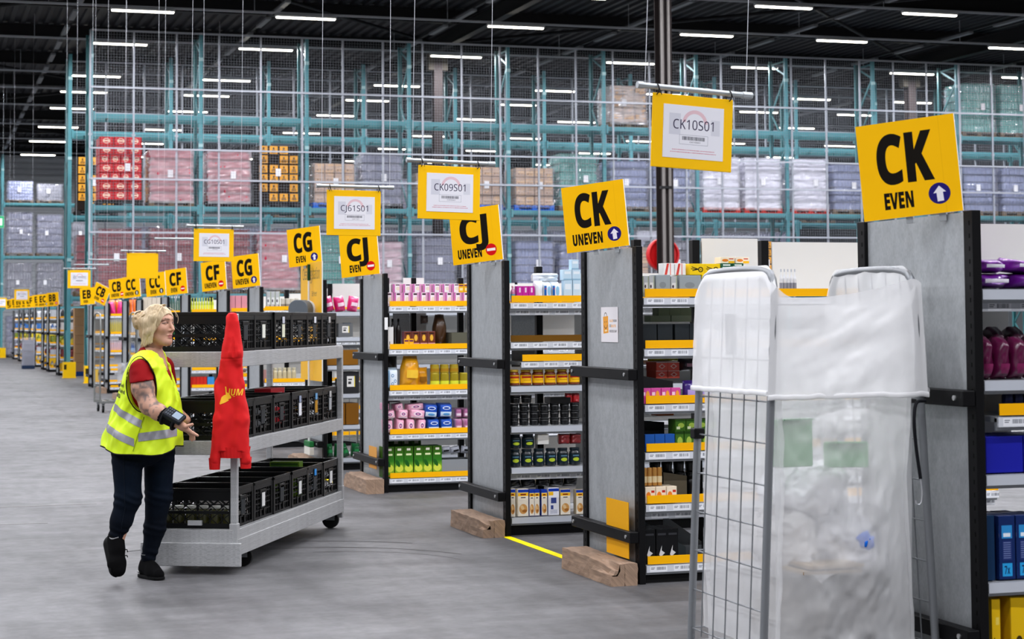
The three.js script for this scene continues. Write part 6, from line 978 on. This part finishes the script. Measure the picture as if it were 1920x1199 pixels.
  const dirA = V(0.13, -0.072, 0.035).normalize(), up = V(0.36, 0.62, 0.72), zz = up.clone().addScaledVector(dirA, -up.dot(dirA)).normalize(), yy = dirA.clone().cross(zz);
  const m4 = new THREE.Matrix4().makeBasis(dirA, zz, yy), at = (g, x, y, z) => g.translate(x, y, z).applyMatrix4(m4).translate(0.232, 0.974, 0.297);
  obj('sleeve', at(flat(new THREE.CylinderGeometry(0.037, 0.05, 0.13, 28, 3)).rotateZ(-Math.PI / 2), -0.025, 0, 0), M(0x08080a, 0.9), w);
  obj('strap', [at(flat(new THREE.TorusGeometry(0.049, 0.007, 8, 28)).rotateY(Math.PI / 2), -0.045, 0, 0), at(flat(new THREE.TorusGeometry(0.046, 0.007, 8, 28)).rotateY(Math.PI / 2), 0.03, 0, 0)], M(0x1b1c1f, 0.6), w);
  const dv = obj('device', [at(flat(new RoundedBoxGeometry(0.128, 0.03, 0.078, 3, 0.01)), 0.014, 0.048, 0), at(flat(new RoundedBoxGeometry(0.09, 0.02, 0.07, 2, 0.006)), 0.0, 0.032, 0)], M(0x1c1f25, 0.4), w);
  obj('screen', at(bx(0.05, 0.002, 0.048, 0, 0, 0), 0.036, 0.063, 0), M(0x93a2b0, 0.25), dv);
  obj('keypad', [0, 1, 2].flatMap((i) => [0, 1, 2].map((j) => at(bx(0.01, 0.003, 0.014, 0, 0, 0, 0.001), -0.03 + 0.014 * i, 0.0625, -0.02 + 0.02 * j))), M(0x4b5058, 0.5), dv);
}

// ---------- the roll cage with its film liner in the foreground ----------
{
  const X0 = 3.255, X1 = 3.925, ZF = -6.83, ZB = -7.55, H = 1.742, t = thing('roll_cage', 'tall galvanised roll cage lined with white plastic film in the foreground', 'roll cage', [0, 0, 0]);
  const zinc = M(0x8a8d90, 0.4, 0.55), side = (s, y) => (s < 0 ? X0 : X1) + s * 0.06 * (1.24 - y) / 1.24 * 1.0;
  for (const s of [-1, 1]) {
    const P = (y, z) => V(side(s, y), y, z);
    const f = obj('side_frame', tube([P(0.13, ZF), P(0.6, ZF), P(1.2, ZF), P(H - 0.1, ZF), P(H - 0.02, ZF - 0.03), P(H, ZF - 0.1), P(H, ZB + 0.1), P(H - 0.02, ZB + 0.03), P(H - 0.1, ZB), P(1.2, ZB), P(0.6, ZB), P(0.13, ZB)], 0.0165, 120, 12), zinc, t);
    for (let y = 0.22; y < 1.66; y += 0.166) obj('cross_wire', rod(P(y, ZF), P(y, ZB), 0.0035, 6), zinc, t);
    for (let k = 1; k < 6; k++) obj('upright_wire', rod(V(side(s, 0.2) + s * 0.006, 0.2, ZF + (ZB - ZF) * k / 6), V(side(s, H) + s * 0.006, H, ZF + (ZB - ZF) * k / 6), 0.003, 6), zinc, t);
    obj('clamp', bx(0.05, 0.045, 0.05, side(s, 1.03), 1.03, ZB, 0.006), M(0x0d0d0e, 0.6), f);
  }
  for (let k = 1; k < 7; k++) obj('upright_wire', rod(V(X0 - 0.05 + 0.78 * k / 7, 0.2, ZB), V(X0 + 0.67 * k / 7, 1.3, ZB), 0.0028, 6), zinc, t);
  for (const y of [0.22, 0.55, 0.88, 1.21]) obj('cross_wire', rod(V(side(-1, y), y, ZB - 0.004), V(side(1, y), y, ZB - 0.004), 0.0035, 6), zinc, t);
  obj('base', [bx(0.8, 0.035, 0.05, 3.59, 0.13, ZF, 0.005), bx(0.8, 0.035, 0.05, 3.59, 0.13, ZB, 0.005), ...[0, 1, 2, 3, 4].map((k) => bx(0.04, 0.03, 0.72, 3.25 + 0.17 * k, 0.132, -7.19))], zinc, t);
  for (const [x, z] of [[3.25, -6.9], [3.92, -6.9], [3.25, -7.48], [3.92, -7.48]]) caster(t, x, z, 0.13);
  obj('label_plate', bx(0.006, 0.17, 0.1, X0 - 0.003, 1.4, -7.2), M(0x6d7076, 0.5), t);
  // film liner: outer skirt folded over the frames, inner bag hanging inside
  const upper = new THREE.MeshPhysicalMaterial({ color: 0xffffff, roughness: 0.42, transmission: 0.34, thickness: 0 }), lower = new THREE.MeshPhysicalMaterial({ color: 0xffffff, roughness: 0.38, transmission: 0.6, thickness: 0 });
  const w1 = (u, v, s) => 0.006 * noise(u * 9 + v * 5, v * 7, s) + 0.003 * noise(u * 26 + v * 10, v * 12, s + 4);
  const L = thing('film_liner', 'white translucent plastic liner bag hung over the foreground roll cage', 'plastic bag', [0, 0, 0]);
  const arch = (q) => { const e = Math.min(q, 1 - q) * 0.72; return e < 0.1 ? H + 0.022 - 0.09 * (1 - e / 0.1) ** 2 : H + 0.022; };
  for (const s of [-1, 1]) {
    obj('side_skirt', sheet((u, v) => { const top = arch(u), y = 1.25 + (top - 1.25) * v, z = ZF + 0.022 + (ZB - ZF - 0.044) * u; return V(side(s, y) + s * (0.024 + Math.max(0, w1(u, v, 3 + s)) * (1 - v)) - s * 0.024 * Math.max(0, v - 0.93) / 0.07, y, z); }, 40, 26), upper, L);
    obj('inner_side', sheet((u, v) => { const top = arch(u), y = 0.22 + (top - 0.22) * v, z = ZF + 0.022 + (ZB - ZF - 0.044) * u; const fl = Math.max(0, 1.4 - y); return V(side(s, y) - s * (0.022 + (s > 0 ? 0.075 : 0.035) * Math.min(1, fl * 2) + Math.abs(w1(u * 0.6, v, 8 + s)) * 1.5) + s * 0.022 * Math.max(0, v - 0.95) / 0.05, y, z); }, 40, 40), lower, L);
  }
  const dip = (u) => u < 0.16 ? 1.7 - 0.07 * Math.sin(Math.min(1, u / 0.16) * Math.PI / 2) : 1.63 + 0.09 * ((u - 0.16) / 0.84) ** 2 - 0.03 * Math.max(0, (u - 0.93) / 0.07) ** 2;
  obj('front_skirt', sheet((u, v) => { const y = 1.235 + (dip(u) - 1.235) * v, x = side(-1, y) - 0.024 + (side(1, y) - side(-1, y) + 0.048) * u, sag = Math.sin(Math.PI * u); return V(x, y, ZF + 0.022 + 0.02 * sag * (1 - v) + (0.011 * noise(u * 2.2 + v * 1.6, v * 4.2 - u * 3.4, 2) + 0.004 * noise(u * 5 + v * 3, v * 13 - u * 9, 7) + 0.0016 * noise(u * 30, v * 14, 5)) * sag + 0.006 * Math.sin(u * 38 + 2 * noise(v * 3, u * 2)) * Math.max(0, 0.25 - v) * 4 * sag); }, 60, 40), upper, L);
  obj('hem', [sheet((u, v) => { const x = side(-1, 1.24) - 0.026 + (side(1, 1.24) - side(-1, 1.24) + 0.052) * u, a = v * 2 * Math.PI; return V(x, 1.236 + 0.011 * Math.cos(a) + 0.003 * noise(u * 20), ZF + 0.026 + 0.02 * Math.sin(Math.PI * u) + 0.005 * Math.sin(a)); }, 50, 8), ...[-1, 1].map((s) => sheet((u, v) => { const a = v * 2 * Math.PI; return V(side(s, 1.25) + s * 0.028 + 0.005 * Math.sin(a), 1.25 + 0.011 * Math.cos(a) + 0.003 * noise(u * 16, s), ZF + 0.022 + (ZB - ZF - 0.044) * u); }, 40, 8))], upper, L);
  obj('inner_front', sheet((u, v) => { const y = 0.14 + (1.6 - 0.14) * v, pull = 0.02 + 0.05 * Math.min(1, Math.max(0, 1.3 - y)) - 0.03 * Math.max(0, 0.5 - y), x = side(-1, Math.min(y, 1.3)) + pull + (side(1, Math.min(y, 1.3)) - side(-1, Math.min(y, 1.3)) - 2 * pull - 0.02 * Math.max(0, 1.1 - y)) * u, b = Math.sin(Math.PI * u) ** 0.7 * Math.min(1, (1.6 - y) * 2); const fan = 0.007 * Math.sin(u * 46 + 3 * noise(u * 4, v * 2)) * Math.max(0, v - 0.45);
    return V(x, y, ZF - 0.03 + 0.085 * b * (0.8 + 0.2 * Math.sin(v * 6)) + (0.026 * noise(u * 4 + 3, v * 7, 5) + 0.012 * noise(u * 10, v * 18, 6) + 0.006 * noise(u * 24, v * 40, 2)) * b + fan * b); }, 70, 110), lower, L);
  obj('inner_back', sheet((u, v) => { const y = 0.14 + (1.5 - 0.14) * v, x = X0 + 0.0 + (X1 - X0) * u; return V(x, y, ZB + 0.05 + 0.02 * noise(u * 5, v * 8, 9)); }, 24, 30), upper, L);
  obj('bag_bottom', sheet((u, v) => V(X0 + (X1 - X0) * u, 0.175 + 0.01 * noise(u * 6, v * 6), ZB + 0.05 + (ZF + 0.03 - ZB - 0.05) * v), 12, 12), lower, L);
  { const s = thing('strap', 'black elastic strap with a hook hanging from the liner hem', 'strap', [0, 0, 0]); obj('cord', tube([V(3.92, 1.21, ZF + 0.05), V(3.875, 1.205, ZF + 0.06), V(3.853, 1.15, ZF + 0.075), V(3.852, 1.04, ZF + 0.085), V(3.862, 0.9, ZF + 0.1)], 0.007, 30, 8), M(0x0b0c12, 0.6), s); obj('hook', tube([V(3.862, 0.9, ZF + 0.1), V(3.868, 0.84, ZF + 0.1), V(3.858, 0.8, ZF + 0.1), V(3.842, 0.8, ZF + 0.1), V(3.838, 0.815, ZF + 0.1)], 0.0028, 18, 6), M(0xd4d5d8, 0.3, 0.6), s); }
  // what is in the bag
  const lump = (cx, cy, cz, r, s) => skin((x, y, z) => ell(x, y, z, [cx, cy, cz], r) + 0.03 * noise(x * 9 + s, y * 11, z * 9) + 0.016 * Math.abs(noise(x * 24, y * 26 + s, z * 24)) + 0.007 * noise(x * 50, y * 50, z * 50 + s), [cx - r[0] - 0.05, cy - r[1] - 0.05, cz - r[2] - 0.05], [cx + r[0] + 0.05, cy + r[1] + 0.05, cz + r[2] + 0.05], 0.014);
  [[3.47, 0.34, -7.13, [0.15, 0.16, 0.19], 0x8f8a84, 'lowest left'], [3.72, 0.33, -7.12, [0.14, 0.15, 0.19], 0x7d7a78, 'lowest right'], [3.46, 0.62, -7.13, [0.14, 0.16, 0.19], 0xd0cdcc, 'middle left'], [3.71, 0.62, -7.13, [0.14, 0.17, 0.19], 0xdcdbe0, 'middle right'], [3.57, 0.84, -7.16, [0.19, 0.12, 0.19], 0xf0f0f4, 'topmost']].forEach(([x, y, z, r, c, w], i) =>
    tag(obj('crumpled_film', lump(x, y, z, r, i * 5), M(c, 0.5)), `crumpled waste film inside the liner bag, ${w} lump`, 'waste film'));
  const green = (x, y, z, w, h, turn, label) => { const b = thing('waste_carton', label, 'carton', [x, y, z], turn); obj('body', bx(w, h, 0.09, 0, 0, 0, 0.006), M(0x0c9a34, 0.5), b); obj('flap', bx(w * 0.9, 0.004, 0.05, 0, h, 0.05), M(0x2a8f46, 0.5), b); };
  green(3.385, 0.95, -6.93, 0.16, 0.19, 0.1, 'green waste carton near the left side of the liner bag'); green(3.64, 0.94, -6.94, 0.17, 0.1, -0.3, 'smaller green waste carton in the middle of the liner bag');
  tag(obj('blue_scrap', skin((x, y, z) => ell(x, y, z, [3.645, 0.655, -6.79], [0.035, 0.03, 0.02]) + 0.01 * noise(x * 60, y * 60, z * 60), [3.58, 0.6, -6.84], [3.71, 0.71, -6.74], 0.005), M(0x0a6ad8, 0.5)), 'small blue scrap showing through the liner bag', 'scrap');
  tag(obj('cardboard_sheet', [bx(0.26, 0.012, 0.2, 0, 0, 0), bx(0.24, 0.012, 0.18, 0.02, 0.02, 0.01)], M(0x9a8466, 0.8)), 'beige cardboard pieces lying inside the liner bag', 'cardboard').position.set(3.5, 0.53, -6.9);
}
renderer.render(scene, camera);
